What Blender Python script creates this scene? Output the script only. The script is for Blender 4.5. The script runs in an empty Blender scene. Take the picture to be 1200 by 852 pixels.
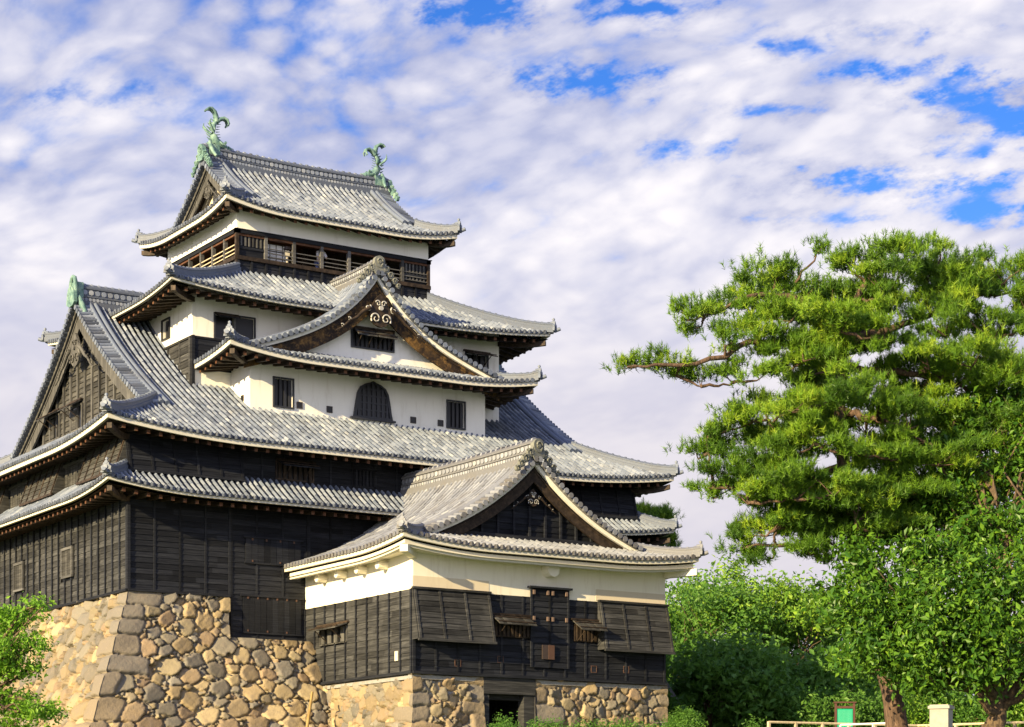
import bpy, math, random
import numpy as np
# Matsue-style black castle keep seen from the lower lawn, late-afternoon sun from the left
SKY_S, CLOUD_S = .90, 3.75
GAPS = [(560, 14, 65, 22, .42), (680, 95, 80, 20, .40), (765, 12, 55, 18, .42), (1135, 112, 70, 24, .46), (1045, 215, 110, 20, .46), (1185, 150, 55, 24, .46), (1060, 85, 80, 14, .42),
        (120, 112, 70, 16, .20), (1030, 38, 80, 14, .38), (820, 175, 60, 14, .34), (930, 60, 50, 12, .34), (1180, 250, 70, 14, .40), (900, 130, 60, 12, .32), (950, 255, 70, 12, .30), (1120, 175, 60, 12, .36)]
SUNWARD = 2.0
import bpy, math, random
import numpy as np
from mathutils import Vector
C = bpy.context.scene.collection
sc = bpy.context.scene
rng = np.random.default_rng(11)
random.seed(5)
rad = math.radians

# ---------------------------------------------------------------- camera, sky, sun, exposure
YAW = math.atan2(3900, 2500)                      # view direction measured from +X
VX, VY = math.cos(YAW), math.sin(YAW)
RX, RY = VY, -VX
CAM = Vector((-34.93, -84.51, -4.0))
cd = bpy.data.cameras.new('camera'); cam = bpy.data.objects.new('camera', cd); C.objects.link(cam)
cam.location = CAM
cam.rotation_euler = (rad(90), 0, YAW - rad(90))
cd.sensor_width = 36.0; cd.sensor_fit = 'HORIZONTAL'
cd.lens = 36.0 * 2500 / 1200
cd.shift_x = 0.0
cd.shift_y = (980 - 426) / 1200
cd.clip_start = 0.5; cd.clip_end = 4000
sc.camera = cam

SUN_AZ, SUN_EL = 16.0, 17.5                       # azimuth turned from -X towards -Y
sd = Vector((-math.cos(rad(SUN_AZ)) * math.cos(rad(SUN_EL)), -math.sin(rad(SUN_AZ)) * math.cos(rad(SUN_EL)), math.sin(rad(SUN_EL))))
sl = bpy.data.lights.new('sun', 'SUN'); so = bpy.data.objects.new('sun', sl); C.objects.link(so)
sl.energy = 4.7; sl.angle = rad(0.5); sl.color = (1.0, 0.785, 0.43)
so.rotation_euler = sd.to_track_quat('Z', 'Y').to_euler(); so.location = (-60, -40, 60)

vs = sc.view_settings
sc.display_settings.display_device = 'sRGB'
vs.view_transform = 'Standard'; vs.look = 'None'; vs.gamma = 1.0; vs.use_curve_mapping = False
vs.exposure = 1.3
sc.cycles.max_bounces = 6; sc.cycles.diffuse_bounces = 3; sc.cycles.transparent_max_bounces = 4
sc.cycles.use_denoising = True

class NT:
    def __init__(s, tree): s.t = tree; s.n = tree.nodes; s.l = tree.links
    def add(s, typ, **kw):
        n = s.n.new(typ)
        ins = kw.pop('i', {})
        for k, v in kw.items(): setattr(n, k, v)
        for k, v in ins.items():
            if isinstance(v, bpy.types.NodeSocket): s.l.new(v, n.inputs[k])
            else: n.inputs[k].default_value = v
        return n
    def math(s, op, a, b=None, c=None, clamp=False):
        n = s.n.new('ShaderNodeMath'); n.operation = op; n.use_clamp = clamp
        for i, v in enumerate((a, b, c)):
            if v is None: continue
            if isinstance(v, bpy.types.NodeSocket): s.l.new(v, n.inputs[i])
            else: n.inputs[i].default_value = v
        return n.outputs[0]
    def vmath(s, op, a, b=None):
        n = s.n.new('ShaderNodeVectorMath'); n.operation = op
        for i, v in enumerate((a, b)):
            if v is None: continue
            if isinstance(v, bpy.types.NodeSocket): s.l.new(v, n.inputs[i])
            else: n.inputs[i].default_value = v
        return n
    def noise(s, vec, scale, detail=4, rough=.55, dist=0.):
        n = s.n.new('ShaderNodeTexNoise')
        if vec is not None: s.l.new(vec, n.inputs['Vector'])
        n.inputs['Scale'].default_value = scale; n.inputs['Detail'].default_value = detail
        n.inputs['Roughness'].default_value = rough; n.inputs['Distortion'].default_value = dist
        return n.outputs['Fac']
    def ramp(s, fac, stops, interp='LINEAR'):
        n = s.n.new('ShaderNodeValToRGB'); s.l.new(fac, n.inputs[0]); cr = n.color_ramp; cr.interpolation = interp
        while len(cr.elements) < len(stops): cr.elements.new(.5)
        for e, (p, c) in zip(cr.elements, stops):
            e.position = p; e.color = (*c, 1) if len(c) == 3 else c
        return n.outputs[0]
    def mix(s, fac, a, b, mode='MIX'):
        n = s.n.new('ShaderNodeMix'); n.data_type = 'RGBA'; n.blend_type = mode
        for k, v in ((0, fac), (6, a), (7, b)):
            if isinstance(v, bpy.types.NodeSocket): s.l.new(v, n.inputs[k])
            else: n.inputs[k].default_value = (*v, 1) if isinstance(v, tuple) and len(v) == 3 else v
        return n.outputs[2]
    def maprange(s, v, a, b, c=0., d=1., smooth=True):
        n = s.n.new('ShaderNodeMapRange'); n.interpolation_type = 'SMOOTHSTEP' if smooth else 'LINEAR'
        s.l.new(v, n.inputs[0])
        for i, x in enumerate((a, b, c, d)): n.inputs[i + 1].default_value = x
        return n.outputs[0]

# world: Nishita sky with altocumulus laid on a flat cloud deck overhead
w = bpy.data.worlds.new('World'); sc.world = w; w.use_nodes = True
nt = NT(w.node_tree); nt.n.clear()
sky = nt.add('ShaderNodeTexSky', sky_type='NISHITA', sun_disc=False, sun_elevation=rad(SUN_EL),
             sun_rotation=math.atan2(sd.x, sd.y), altitude=50., air_density=1.0, dust_density=.6, ozone_density=2.5)
tc = nt.add('ShaderNodeTexCoord')
dirv = tc.outputs['Generated']
sep = nt.add('ShaderNodeSeparateXYZ', i={0: dirv})
zc = nt.math('MAXIMUM', sep.outputs[2], 0.02)
# horizontal axes of the deck: along / across the drift of the clouds
a_ = nt.math('ADD', nt.math('MULTIPLY', sep.outputs[0], VX), nt.math('MULTIPLY', sep.outputs[1], VY))
b_ = nt.math('ADD', nt.math('MULTIPLY', sep.outputs[0], RX), nt.math('MULTIPLY', sep.outputs[1], RY))
den = nt.math('ADD', zc, 0.34)
pa = nt.math('DIVIDE', a_, den); pb = nt.math('DIVIDE', b_, den)
# turned so that the bands of cloud climb to the right in the view
ca, sa = math.cos(rad(-54)), math.sin(rad(-54))
pu = nt.math('ADD', nt.math('MULTIPLY', pa, ca), nt.math('MULTIPLY', pb, sa))
pv = nt.math('SUBTRACT', nt.math('MULTIPLY', pb, ca), nt.math('MULTIPLY', pa, sa))
deck = nt.add('ShaderNodeCombineXYZ', i={0: nt.math('MULTIPLY', pu, .74), 1: nt.math('MULTIPLY', pv, .95), 2: 0.3}).outputs[0]
warp = nt.add('ShaderNodeTexNoise', i={'Vector': deck, 'Scale': 3.2, 'Detail': 3.}).outputs['Color']
wv_ = nt.vmath('SCALE', nt.vmath('SUBTRACT', warp, (.5, .5, .5)).outputs[0]); wv_.inputs['Scale'].default_value = .13
deck2 = nt.vmath('ADD', deck, wv_.outputs[0]).outputs[0]
big = nt.noise(deck2, 2.6, 4, .5)
cell = nt.noise(deck2, 15.0, 5, .58, .2)
puff = nt.add('ShaderNodeTexVoronoi', feature='SMOOTH_F1', i={'Vector': deck2, 'Scale': 44., 'Smoothness': .55, 'Detail': 0.}).outputs['Distance']
puff = nt.math('SUBTRACT', 1., puff)
fine = nt.noise(deck2, 80.0, 3, .6)
calm = nt.maprange(sep.outputs[2], .17, .30, .30, 1.)        # the deck blurs into haze towards the horizon
small = nt.math('ADD', nt.math('MULTIPLY', cell, .62), nt.math('ADD', nt.math('MULTIPLY', fine, .24), nt.math('MULTIPLY', puff, .46)))
field = nt.math('ADD', nt.math('MULTIPLY', big, .95), nt.math('ADD', .62, nt.math('MULTIPLY', calm, nt.math('SUBTRACT', small, .70))))
gn = nt.add('ShaderNodeSeparateColor', i={0: nt.add('ShaderNodeTexNoise', i={'Vector': deck, 'Scale': 55., 'Detail': 4., 'Roughness': .62}).outputs['Color']})
gwx = nt.math('MULTIPLY', nt.math('SUBTRACT', gn.outputs[0], .5), 3.6); gwz = nt.math('MULTIPLY', nt.math('SUBTRACT', gn.outputs[1], .5), 3.2)
# clear gaps in the deck, placed by bearing and height
def gap(px, py, rx, ry, amt):
    global field
    bx = (px - 600) / 2500.; ez = (980 - py) / 2500.
    dx = nt.math('ADD', nt.math('DIVIDE', nt.math('SUBTRACT', nt.math('DIVIDE', b_, nt.math('MAXIMUM', a_, .05)), bx), rx / 2500.), gwx)
    dz = nt.math('ADD', nt.math('DIVIDE', nt.math('SUBTRACT', nt.math('DIVIDE', sep.outputs[2], nt.math('MAXIMUM', a_, .05)), ez), ry / 2500.), gwz)
    r2 = nt.math('ADD', nt.math('MULTIPLY', dx, dx), nt.math('MULTIPLY', dz, dz))
    g = nt.math('MULTIPLY', nt.math('EXPONENT', nt.math('MULTIPLY', r2, -1.0)), amt * .95)
    field = nt.math('SUBTRACT', field, g)
for g in GAPS: gap(*g)
low = nt.math('SUBTRACT', nt.maprange(sep.outputs[2], .30, .12, 0., .22), nt.maprange(sep.outputs[2], .24, .36, 0., .07))
field = nt.math('ADD', field, low)
mask = nt.maprange(field, .66, 1.02)
thick = nt.maprange(field, .92, 1.30)
bluesky = nt.add('ShaderNodeHueSaturation', i={'Hue': .525, 'Saturation': 1.4, 'Value': .78, 'Color': sky.outputs[0]}).outputs[0]
skyc = nt.vmath('SCALE', bluesky); skyc.inputs['Scale'].default_value = SKY_S
shade = nt.maprange(nt.noise(deck2, 8.0, 4, .6), .36, .66)
cl_dark = (.40, .44, .66); cl_lit = (.96, .92, .94)
ccol = nt.mix(nt.math('MULTIPLY', nt.math('ADD', nt.math('MULTIPLY', shade, .6), nt.math('MULTIPLY', thick, .4)), 1.0), cl_dark, cl_lit)
ccol = nt.mix(nt.math('MULTIPLY', nt.math('SUBTRACT', 1., calm), .6), ccol, (.64, .60, .67))
pinky = nt.maprange(sep.outputs[2], .26, .10)
ccol = nt.mix(nt.math('MULTIPLY', pinky, .75), ccol, (.68, .64, .70))
ccol = nt.vmath('SCALE', ccol); ccol.inputs['Scale'].default_value = CLOUD_S
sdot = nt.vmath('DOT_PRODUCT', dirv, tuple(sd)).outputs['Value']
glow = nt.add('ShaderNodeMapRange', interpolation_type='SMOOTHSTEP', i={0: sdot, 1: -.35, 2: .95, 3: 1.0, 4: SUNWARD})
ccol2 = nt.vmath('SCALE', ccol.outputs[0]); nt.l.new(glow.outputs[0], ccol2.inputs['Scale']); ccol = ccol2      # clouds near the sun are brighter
high = nt.maprange(sep.outputs[2], .40, .62, 1., .30)
mask = nt.math('MULTIPLY', mask, high)                   # the deck thins out overhead
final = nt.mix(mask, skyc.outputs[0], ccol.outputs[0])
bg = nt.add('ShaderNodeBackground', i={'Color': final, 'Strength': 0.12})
out = nt.add('ShaderNodeOutputWorld'); nt.l.new(bg.outputs[0], out.inputs[0])
w.cycles.sampling_method = 'MANUAL'; w.cycles.sample_map_resolution = 512
# ---------------------------------------------------------------- materials
def new_mat(name):
    m = bpy.data.materials.new(name); m.use_nodes = True
    t = NT(m.node_tree); b = t.n['Principled BSDF']
    return m, t, b
def pos(t): return t.add('ShaderNodeNewGeometry').outputs['Position']
def tint(t): return t.add('ShaderNodeAttribute', attribute_name='tint').outputs['Fac']
def bump(t, b, h, strength=.4, dist=.02):
    n = t.add('ShaderNodeBump', i={'Height': h, 'Strength': strength, 'Distance': dist}); t.l.new(n.outputs[0], b.inputs['Normal'])
M = {}
def mat_tile(name, warm=0.):
    m, t, b = new_mat(name); p = pos(t)
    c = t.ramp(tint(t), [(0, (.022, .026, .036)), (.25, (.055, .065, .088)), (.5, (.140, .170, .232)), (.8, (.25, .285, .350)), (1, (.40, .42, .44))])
    n1 = t.noise(p, 1.1, 4, .6); n2 = t.noise(p, 9., 3, .6)
    c = t.mix(t.maprange(n1, .45, .75, 0, .5), c, (.09, .095, .11))
    c = t.mix(t.maprange(n2, .56, .75, 0, .28), c, (.35, .34, .30))
    if warm: c = t.mix(warm, c, (.48, .40, .28))
    t.l.new(c, b.inputs['Base Color']); b.inputs['Roughness'].default_value = .55
    b.inputs['Specular IOR Level'].default_value = .35
    bump(t, b, t.noise(p, 22., 3), .35, .01); M[name] = m
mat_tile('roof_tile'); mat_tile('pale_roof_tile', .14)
def mat_plaster(name, base, dirt):
    m, t, b = new_mat(name); p = pos(t)
    st = t.add('ShaderNodeMapping', i={'Vector': p, 'Scale': (1.9, 1.9, .30)}).outputs[0]
    s = t.maprange(t.noise(st, 1.4, 5, .65), .5, .82)
    n = t.maprange(t.noise(p, .9, 4), .35, .7)
    c = t.mix(t.math('MULTIPLY', s, .6), base, dirt)
    c = t.mix(t.math('MULTIPLY', n, .25), c, tuple(x * .86 for x in base))
    t.l.new(c, b.inputs['Base Color']); b.inputs['Roughness'].default_value = .85
    bump(t, b, t.noise(p, 14., 3), .12, .01); M[name] = m
mat_plaster('white_plaster', (.88, .865, .80), (.56, .52, .43))
mat_plaster('cream_plaster', (.83, .79, .67), (.55, .48, .36))
mat_plaster('eave_plaster', (.60, .58, .50), (.40, .37, .30))
mat_plaster('tan_plaster', (.66, .58, .44), (.52, .44, .32))
def mat_wood(name, c0, c1, c2, axis, rough=.7, amt=1.):
    m, t, b = new_mat(name); p = pos(t)
    sc_ = {'h': (.55, .55, 14.), 'v': (9., 9., .55), 'n': (3., 3., 3.)}[axis]
    g = t.noise(t.add('ShaderNodeMapping', i={'Vector': p, 'Scale': sc_}).outputs[0], 1.6, 5, .65)
    c = t.ramp(g, [(.25, c0), (.5, c1), (.78, c2)])
    k = t.math('ADD', t.math('MULTIPLY', tint(t), .9), .55)
    v = t.vmath('SCALE', c); t.l.new(k, v.inputs['Scale'])
    worn = t.maprange(t.noise(p, .8, 4, .6), .50, .75, 0, .45 * amt)
    c = t.mix(worn, v.outputs[0], c2)
    t.l.new(c, b.inputs['Base Color']); b.inputs['Roughness'].default_value = rough
    b.inputs['Specular IOR Level'].default_value = .15
    bump(t, b, g, .5, .012); M[name] = m
mat_wood('black_board', (.0045, .0052, .008), (.0125, .014, .019), (.034, .037, .044), 'h', .6, .35)
mat_wood('grey_board', (.013, .0135, .015), (.034, .035, .037), (.096, .096, .095), 'h', .75)
mat_wood('brown_board', (.017, .017, .0165), (.044, .0435, .042), (.118, .115, .108), 'h', .75)
mat_wood('dark_timber', (.014, .0105, .009), (.034, .025, .019), (.085, .060, .042), 'n', .6)
mat_wood('red_timber', (.045, .020, .012), (.10, .046, .026), (.19, .10, .055), 'n', .6)
mat_wood('brown_timber', (.026, .026, .026), (.073, .072, .070), (.19, .186, .175), 'v', .7)
mat_wood('gilt_timber', (.010, .008, .007), (.030, .020, .013), (.30, .17, .05), 'n', .55)
mat_wood('pale_timber', (.34, .28, .19), (.50, .42, .29), (.60, .52, .38), 'v', .7, .6)
mat_wood('bamboo', (.16, .11, .04), (.30, .20, .075), (.38, .27, .12), 'v', .6, .6)
mat_wood('grey_timber', (.042, .042, .044), (.085, .085, .087), (.165, .163, .157), 'h', .7)
def mat_plain(name, col, rough=.6, noise_amt=.25, scale=6., metal=0.):
    m, t, b = new_mat(name); p = pos(t)
    n = t.maprange(t.noise(p, scale, 4, .6), .3, .7)
    c = t.mix(t.math('MULTIPLY', n, noise_amt), col, tuple(x * .45 for x in col))
    t.l.new(c, b.inputs['Base Color']); b.inputs['Roughness'].default_value = rough; b.inputs['Metallic'].default_value = metal
    M[name] = m
mat_plain('window_dark', (.008, .009, .012), .35)
mat_plain('lattice', (.022, .024, .032), .5)
mat_plain('paper', (.72, .72, .72), .8, .1)
mat_plain('iron', (.05, .035, .03), .5)
mat_plain('rust', (.09, .045, .03), .7)
mat_plain('pale_rust', (.17, .115, .09), .8)
mat_plain('carved_white', (.46, .45, .42), .6, .3, 9.)
mat_plain('concrete', (.33, .32, .28), .8, .3, 5.)
mat_plain('sign_green', (.005, .33, .19), .5, .12, 3.)
mat_plain('sign_text', (.10, .46, .30), .5, .1)
mat_plain('sign_brown', (.09, .035, .025), .6)
mat_plain('white_metal', (.75, .74, .70), .4, .1)
mat_plain('cloth_white', (.72, .72, .80), .8, .1)
mat_plain('cloth_blue', (.10, .13, .30), .8, .1)
mat_plain('skin', (.52, .32, .23), .6, .05)
mat_plain('hair', (.012, .010, .009), .5, .1)
mat_plain('ivory_paint', (.70, .64, .50), .5, .15)
def mat_patina():
    m, t, b = new_mat('copper_patina'); p = pos(t)
    c = t.ramp(t.noise(p, 3.2, 5, .65), [(.3, (.045, .10, .10)), (.46, (.10, .195, .18)), (.6, (.19, .30, .265)), (.78, (.27, .36, .15))])
    c = t.mix(t.maprange(t.noise(p, 9., 4), .56, .72, 0, .8), c, (.05, .07, .05))
    t.l.new(c, b.inputs['Base Color']); b.inputs['Roughness'].default_value = .65
    bump(t, b, t.noise(p, 14., 3), .6, .03); M['copper_patina'] = m
mat_patina()
mat_plain('mossy_tile', (.19, .197, .175), .7, .5, 5.)
def mat_stone():
    m, t, b = new_mat('rubble_stone'); p = pos(t)
    a = t.add('ShaderNodeAttribute', attribute_name='stone').outputs['Color']
    n1 = t.noise(p, 2.6, 6, .65); n2 = t.noise(p, 13., 5, .65)
    c = t.mix(t.maprange(n1, .42, .70, 0, .5), a, (.20, .165, .13))
    c = t.mix(t.maprange(n2, .52, .76, 0, .4), c, (.40, .31, .19))
    c = t.mix(t.maprange(t.noise(p, 5.5, 5, .7), .60, .75, 0, .5), c, (.13, .115, .10))
    t.l.new(c, b.inputs['Base Color']); b.inputs['Roughness'].default_value = .85
    bump(t, b, t.math('ADD', n2, t.math('MULTIPLY', n1, 1.5)), .55, .05); M['rubble_stone'] = m
mat_stone()
def mat_leaf(name, stops, trans=.35, tcol=(.35, .50, .06), rough=.5):
    m, t, b = new_mat(name)
    p = pos(t)
    f = t.math('ADD', t.math('MULTIPLY', tint(t), .75), t.math('MULTIPLY', t.noise(p, .45, 3), .25))
    c = t.ramp(f, stops)
    t.l.new(c, b.inputs['Base Color']); b.inputs['Roughness'].default_value = rough
    b.inputs['Specular IOR Level'].default_value = .3
    tr = t.add('ShaderNodeBsdfTranslucent'); tc_ = t.mix(.5, c, tcol); t.l.new(tc_, tr.inputs[0])
    mx = t.add('ShaderNodeMixShader', i={0: trans}); t.l.new(b.outputs[0], mx.inputs[1]); t.l.new(tr.outputs[0], mx.inputs[2])
    t.l.new(mx.outputs[0], t.n['Material Output'].inputs[0]); M[name] = m
mat_leaf('pine_needle', [(0, (.020, .055, .008)), (.3, (.060, .145, .012)), (.6, (.16, .30, .018)), (1, (.40, .50, .038))], .25, (.22, .32, .03))
mat_leaf('glossy_leaf', [(0, (.010, .036, .006)), (.4, (.038, .115, .011)), (.7, (.12, .25, .020)), (1, (.32, .46, .04))], .3, (.25, .36, .03), .42)
mat_leaf('forest_leaf', [(0, (.024, .075, .010)), (.5, (.13, .27, .022)), (1, (.40, .55, .05))], .3, (.12, .28, .04))
mat_leaf('maple_leaf', [(0, (.08, .20, .02)), (.5, (.17, .36, .03)), (1, (.32, .50, .05))], .42, (.30, .52, .05))
mat_leaf('light_leaf', [(0, (.04, .12, .02)), (.5, (.09, .21, .03)), (1, (.18, .33, .05))], .38, (.22, .42, .05))
def mat_bark(name, c0, c1, c2):
    m, t, b = new_mat(name); p = pos(t)
    g = t.noise(t.add('ShaderNodeMapping', i={'Vector': p, 'Scale': (5., 5., 1.1)}).outputs[0], 1.8, 5, .65, .6)
    c = t.ramp(g, [(.3, c0), (.5, c1), (.72, c2)]); t.l.new(c, b.inputs['Base Color']); b.inputs['Roughness'].default_value = .9
    bump(t, b, g, .9, .06); M[name] = m
mat_bark('pine_bark', (.03, .02, .015), (.09, .055, .036), (.20, .13, .085))
mat_bark('brown_bark', (.03, .022, .015), (.09, .06, .035), (.18, .125, .07))
def mat_ground():
    m, t, b = new_mat('lawn'); p = pos(t)
    c = t.ramp(t.noise(p, .35, 6, .6), [(.3, (.045, .075, .02)), (.55, (.075, .115, .03)), (.75, (.15, .13, .06))])
    t.l.new(c, b.inputs['Base Color']); b.inputs['Roughness'].default_value = .95
    bump(t, b, t.noise(p, 9., 4), .6, .05); M['lawn'] = m
mat_ground()

# ---------------------------------------------------------------- mesh helpers
ORG = {}
class MB:
    def __init__(s): s.v = []; s.n = 0; s.f = []; s.tint = []; s.cols = []; s.smooth_on = False
    def add(s, v, faces, m=0, tint=.5, smooth=False, col=None):
        v = np.asarray(v, dtype=np.float64).reshape(-1, 3)
        if not isinstance(faces, list): faces = [faces]
        for f in faces:
            f = np.asarray(f, dtype=np.int64)
            if f.size: s.f.append((f + s.n, m, smooth))
        t = np.full(len(v), tint, dtype=np.float32) if np.isscalar(tint) else np.asarray(tint, dtype=np.float32)
        s.v.append(v); s.tint.append(t); s.n += len(v)
        s.cols.append(np.full((len(v), 3), .3, dtype=np.float32) if col is None else np.asarray(col, dtype=np.float32))
    def poly(s, pts, m=0, tint=.5):
        s.add(pts, np.arange(len(pts)).reshape(1, -1), m, tint)
    def build(s, name, mats, parent=None, warp=None, stone=False):
        if not s.v: return None
        v = np.concatenate(s.v); tn = np.concatenate(s.tint)
        if warp is not None: v = warp(v)
        if parent is not None: v = v - ORG[parent.name]
        me = bpy.data.meshes.new(name); me.vertices.add(len(v)); me.vertices.foreach_set('co', v.astype(np.float32).ravel())
        nl = sum(f.size for f, _, _ in s.f); npoly = sum(len(f) for f, _, _ in s.f)
        me.loops.add(nl); me.polygons.add(npoly)
        me.loops.foreach_set('vertex_index', np.concatenate([f.ravel() for f, _, _ in s.f]).astype(np.int32))
        tot = np.concatenate([np.full(len(f), f.shape[1]) for f, _, _ in s.f])
        st = np.concatenate([[0], np.cumsum(tot)[:-1]])
        me.polygons.foreach_set('loop_start', st.astype(np.int32))
        me.polygons.foreach_set('material_index', np.concatenate([np.full(len(f), m) for f, m, _ in s.f]).astype(np.int32))
        me.polygons.foreach_set('use_smooth', np.concatenate([np.full(len(f), sm) for f, _, sm in s.f]).astype(bool))
        if not isinstance(mats, (list, tuple)): mats = [mats]
        for m in mats: me.materials.append(M[m])
        a = me.attributes.new('tint', 'FLOAT', 'POINT'); a.data.foreach_set('value', tn)
        if stone:
            c = np.concatenate(s.cols); a = me.attributes.new('stone', 'FLOAT_COLOR', 'POINT')
            a.data.foreach_set('color', np.concatenate([c, np.ones((len(c), 1))], 1).astype(np.float32).ravel())
        me.update(calc_edges=True)
        o = bpy.data.objects.new(name, me); C.objects.link(o)
        if parent is not None: o.parent = parent; ORG[o.name] = ORG[parent.name]
        else: ORG[o.name] = np.zeros(3)
        return o
def thing(name, loc, label, cat, group=None):
    o = bpy.data.objects.new(name, None); C.objects.link(o); o.location = loc; o.empty_display_size = .2
    o['label'] = label; o['category'] = cat
    if group: o['group'] = group
    ORG[o.name] = np.array(loc, dtype=float); return o
def single(o, label, cat, group=None):
    o['label'] = label; o['category'] = cat
    if group: o['group'] = group
    # put the origin at the foot of the mesh
    v = np.empty(len(o.data.vertices) * 3, dtype=np.float32); o.data.vertices.foreach_get('co', v); v = v.reshape(-1, 3)
    c = np.array([(v[:, 0].min() + v[:, 0].max()) / 2, (v[:, 1].min() + v[:, 1].max()) / 2, v[:, 2].min()], dtype=np.float32)
    o.data.vertices.foreach_set('co', (v - c).ravel()); o.location = [float(x) for x in c]; o.data.update(); return o

BOXF = np.array([[0, 1, 2, 3], [7, 6, 5, 4], [0, 4, 5, 1], [1, 5, 6, 2], [2, 6, 7, 3], [3, 7, 4, 0]])
class Fr:                                        # a wall's own frame: s along it, o out of it, z up
    def __init__(s, x, y, ex, ey, nx, ny): s.x, s.y, s.ex, s.ey, s.nx, s.ny = x, y, ex, ey, nx, ny
    def p(s, a, o, z):
        a, o, z = np.broadcast_arrays(np.asarray(a, float), np.asarray(o, float), np.asarray(z, float))
        return np.stack([s.x + s.ex * a + s.nx * o, s.y + s.ey * a + s.ny * o, z], -1)
def fbox(mb, fr, s0, s1, o0, o1, z0, z1, m=0, tint=None, skew=0.):
    """box in a wall frame; skew pushes its lower edge outwards"""
    if tint is None: tint = random.random()
    P = fr.p([s0, s1, s1, s0, s0, s1, s1, s0], [o0 + skew, o0 + skew, o1 + skew, o1 + skew, o0, o0, o1, o1], [z0] * 4 + [z1] * 4)
    mb.add(P, BOXF, m, tint)
def box(mb, x0, x1, y0, y1, z0, z1, m=0, tint=None):
    fbox(mb, Fr(0, 0, 1, 0, 0, 1), x0, x1, y0, y1, z0, z1, m, tint)
def sweep(mb, path, sec, m=0, tint=.5, smooth=False, closed=True, lat=None, caps=True, scale=None):
    """section points (sideways, up) carried along a path"""
    P = np.asarray(path, float); n = len(P); S = np.asarray(sec, float); k = len(S)
    if lat is None:
        T = np.gradient(P, axis=0); L = np.stack([T[:, 1], -T[:, 0], np.zeros(n)], -1)
        L /= np.maximum(np.linalg.norm(L, axis=1, keepdims=True), 1e-9)
    else: L = np.broadcast_to(np.array([lat[0], lat[1], 0.]), (n, 3))
    scl = np.ones(n) if scale is None else np.asarray(scale, float)
    V = P[:, None, :] + L[:, None, :] * (S[None, :, 0:1] * scl[:, None, None]) + np.array([0, 0, 1.])[None, None, :] * (S[None, :, 1:2] * scl[:, None, None])
    q = []
    for i in range(n - 1):
        for j in range(k if closed else k - 1):
            a, b = i * k + j, i * k + (j + 1) % k
            q.append([a, b, b + k, a + k])
    F = [np.array(q)]
    mb.add(V, F, m, tint, smooth)
    if caps and closed:
        mb.add(V[0], np.arange(k).reshape(1, -1), m, tint); mb.add(V[-1], np.arange(k)[::-1].reshape(1, -1), m, tint)
def tube(mb, path, radii, k=8, m=0, tint=.5, smooth=True, cap=True):
    P = np.asarray(path, float); n = len(P); R = np.broadcast_to(np.asarray(radii, float), (n,))
    T = np.gradient(P, axis=0); T /= np.maximum(np.linalg.norm(T, axis=1, keepdims=True), 1e-9)
    ref = np.array([0, 0, 1.]) if abs(T[:, 2]).mean() < .8 else np.array([1., 0, 0])
    A = np.cross(T, ref); A /= np.maximum(np.linalg.norm(A, axis=1, keepdims=True), 1e-9); B = np.cross(T, A)
    th = np.linspace(0, 2 * math.pi, k, endpoint=False)
    V = P[:, None] + R[:, None, None] * (A[:, None] * np.cos(th)[None, :, None] + B[:, None] * np.sin(th)[None, :, None])
    i = np.arange(n - 1)[:, None] * k; j = np.arange(k)[None, :]; j2 = (j + 1) % k
    q = np.stack([i + j, i + j2, i + k + j2, i + k + j], -1).reshape(-1, 4)
    mb.add(V, q, m, tint, smooth)
    if cap:
        mb.add(V[0], np.arange(k)[::-1].reshape(1, -1), m, tint); mb.add(V[-1], np.arange(k).reshape(1, -1), m, tint)
def disc(mb, c, n, r, th, k=10, m=0, tint=.5):
    c = np.asarray(c, float); n = np.asarray(n, float); n = n / np.linalg.norm(n)
    tube(mb, [c - n * th / 2, c + n * th / 2], [r, r], k, m, tint, False)
def extrude(mb, pts3, nrm, th, m=0, tint=.5):
    """flat outline pushed through by th along nrm"""
    P = np.asarray(pts3, float); N = np.asarray(nrm, float) * th; k = len(P)
    V = np.concatenate([P, P + N]); q = np.array([[j, (j + 1) % k, (j + 1) % k + k, j + k] for j in range(k)])
    mb.add(V, [np.arange(k)[::-1].reshape(1, -1), (np.arange(k) + k).reshape(1, -1), q], m, tint)

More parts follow.
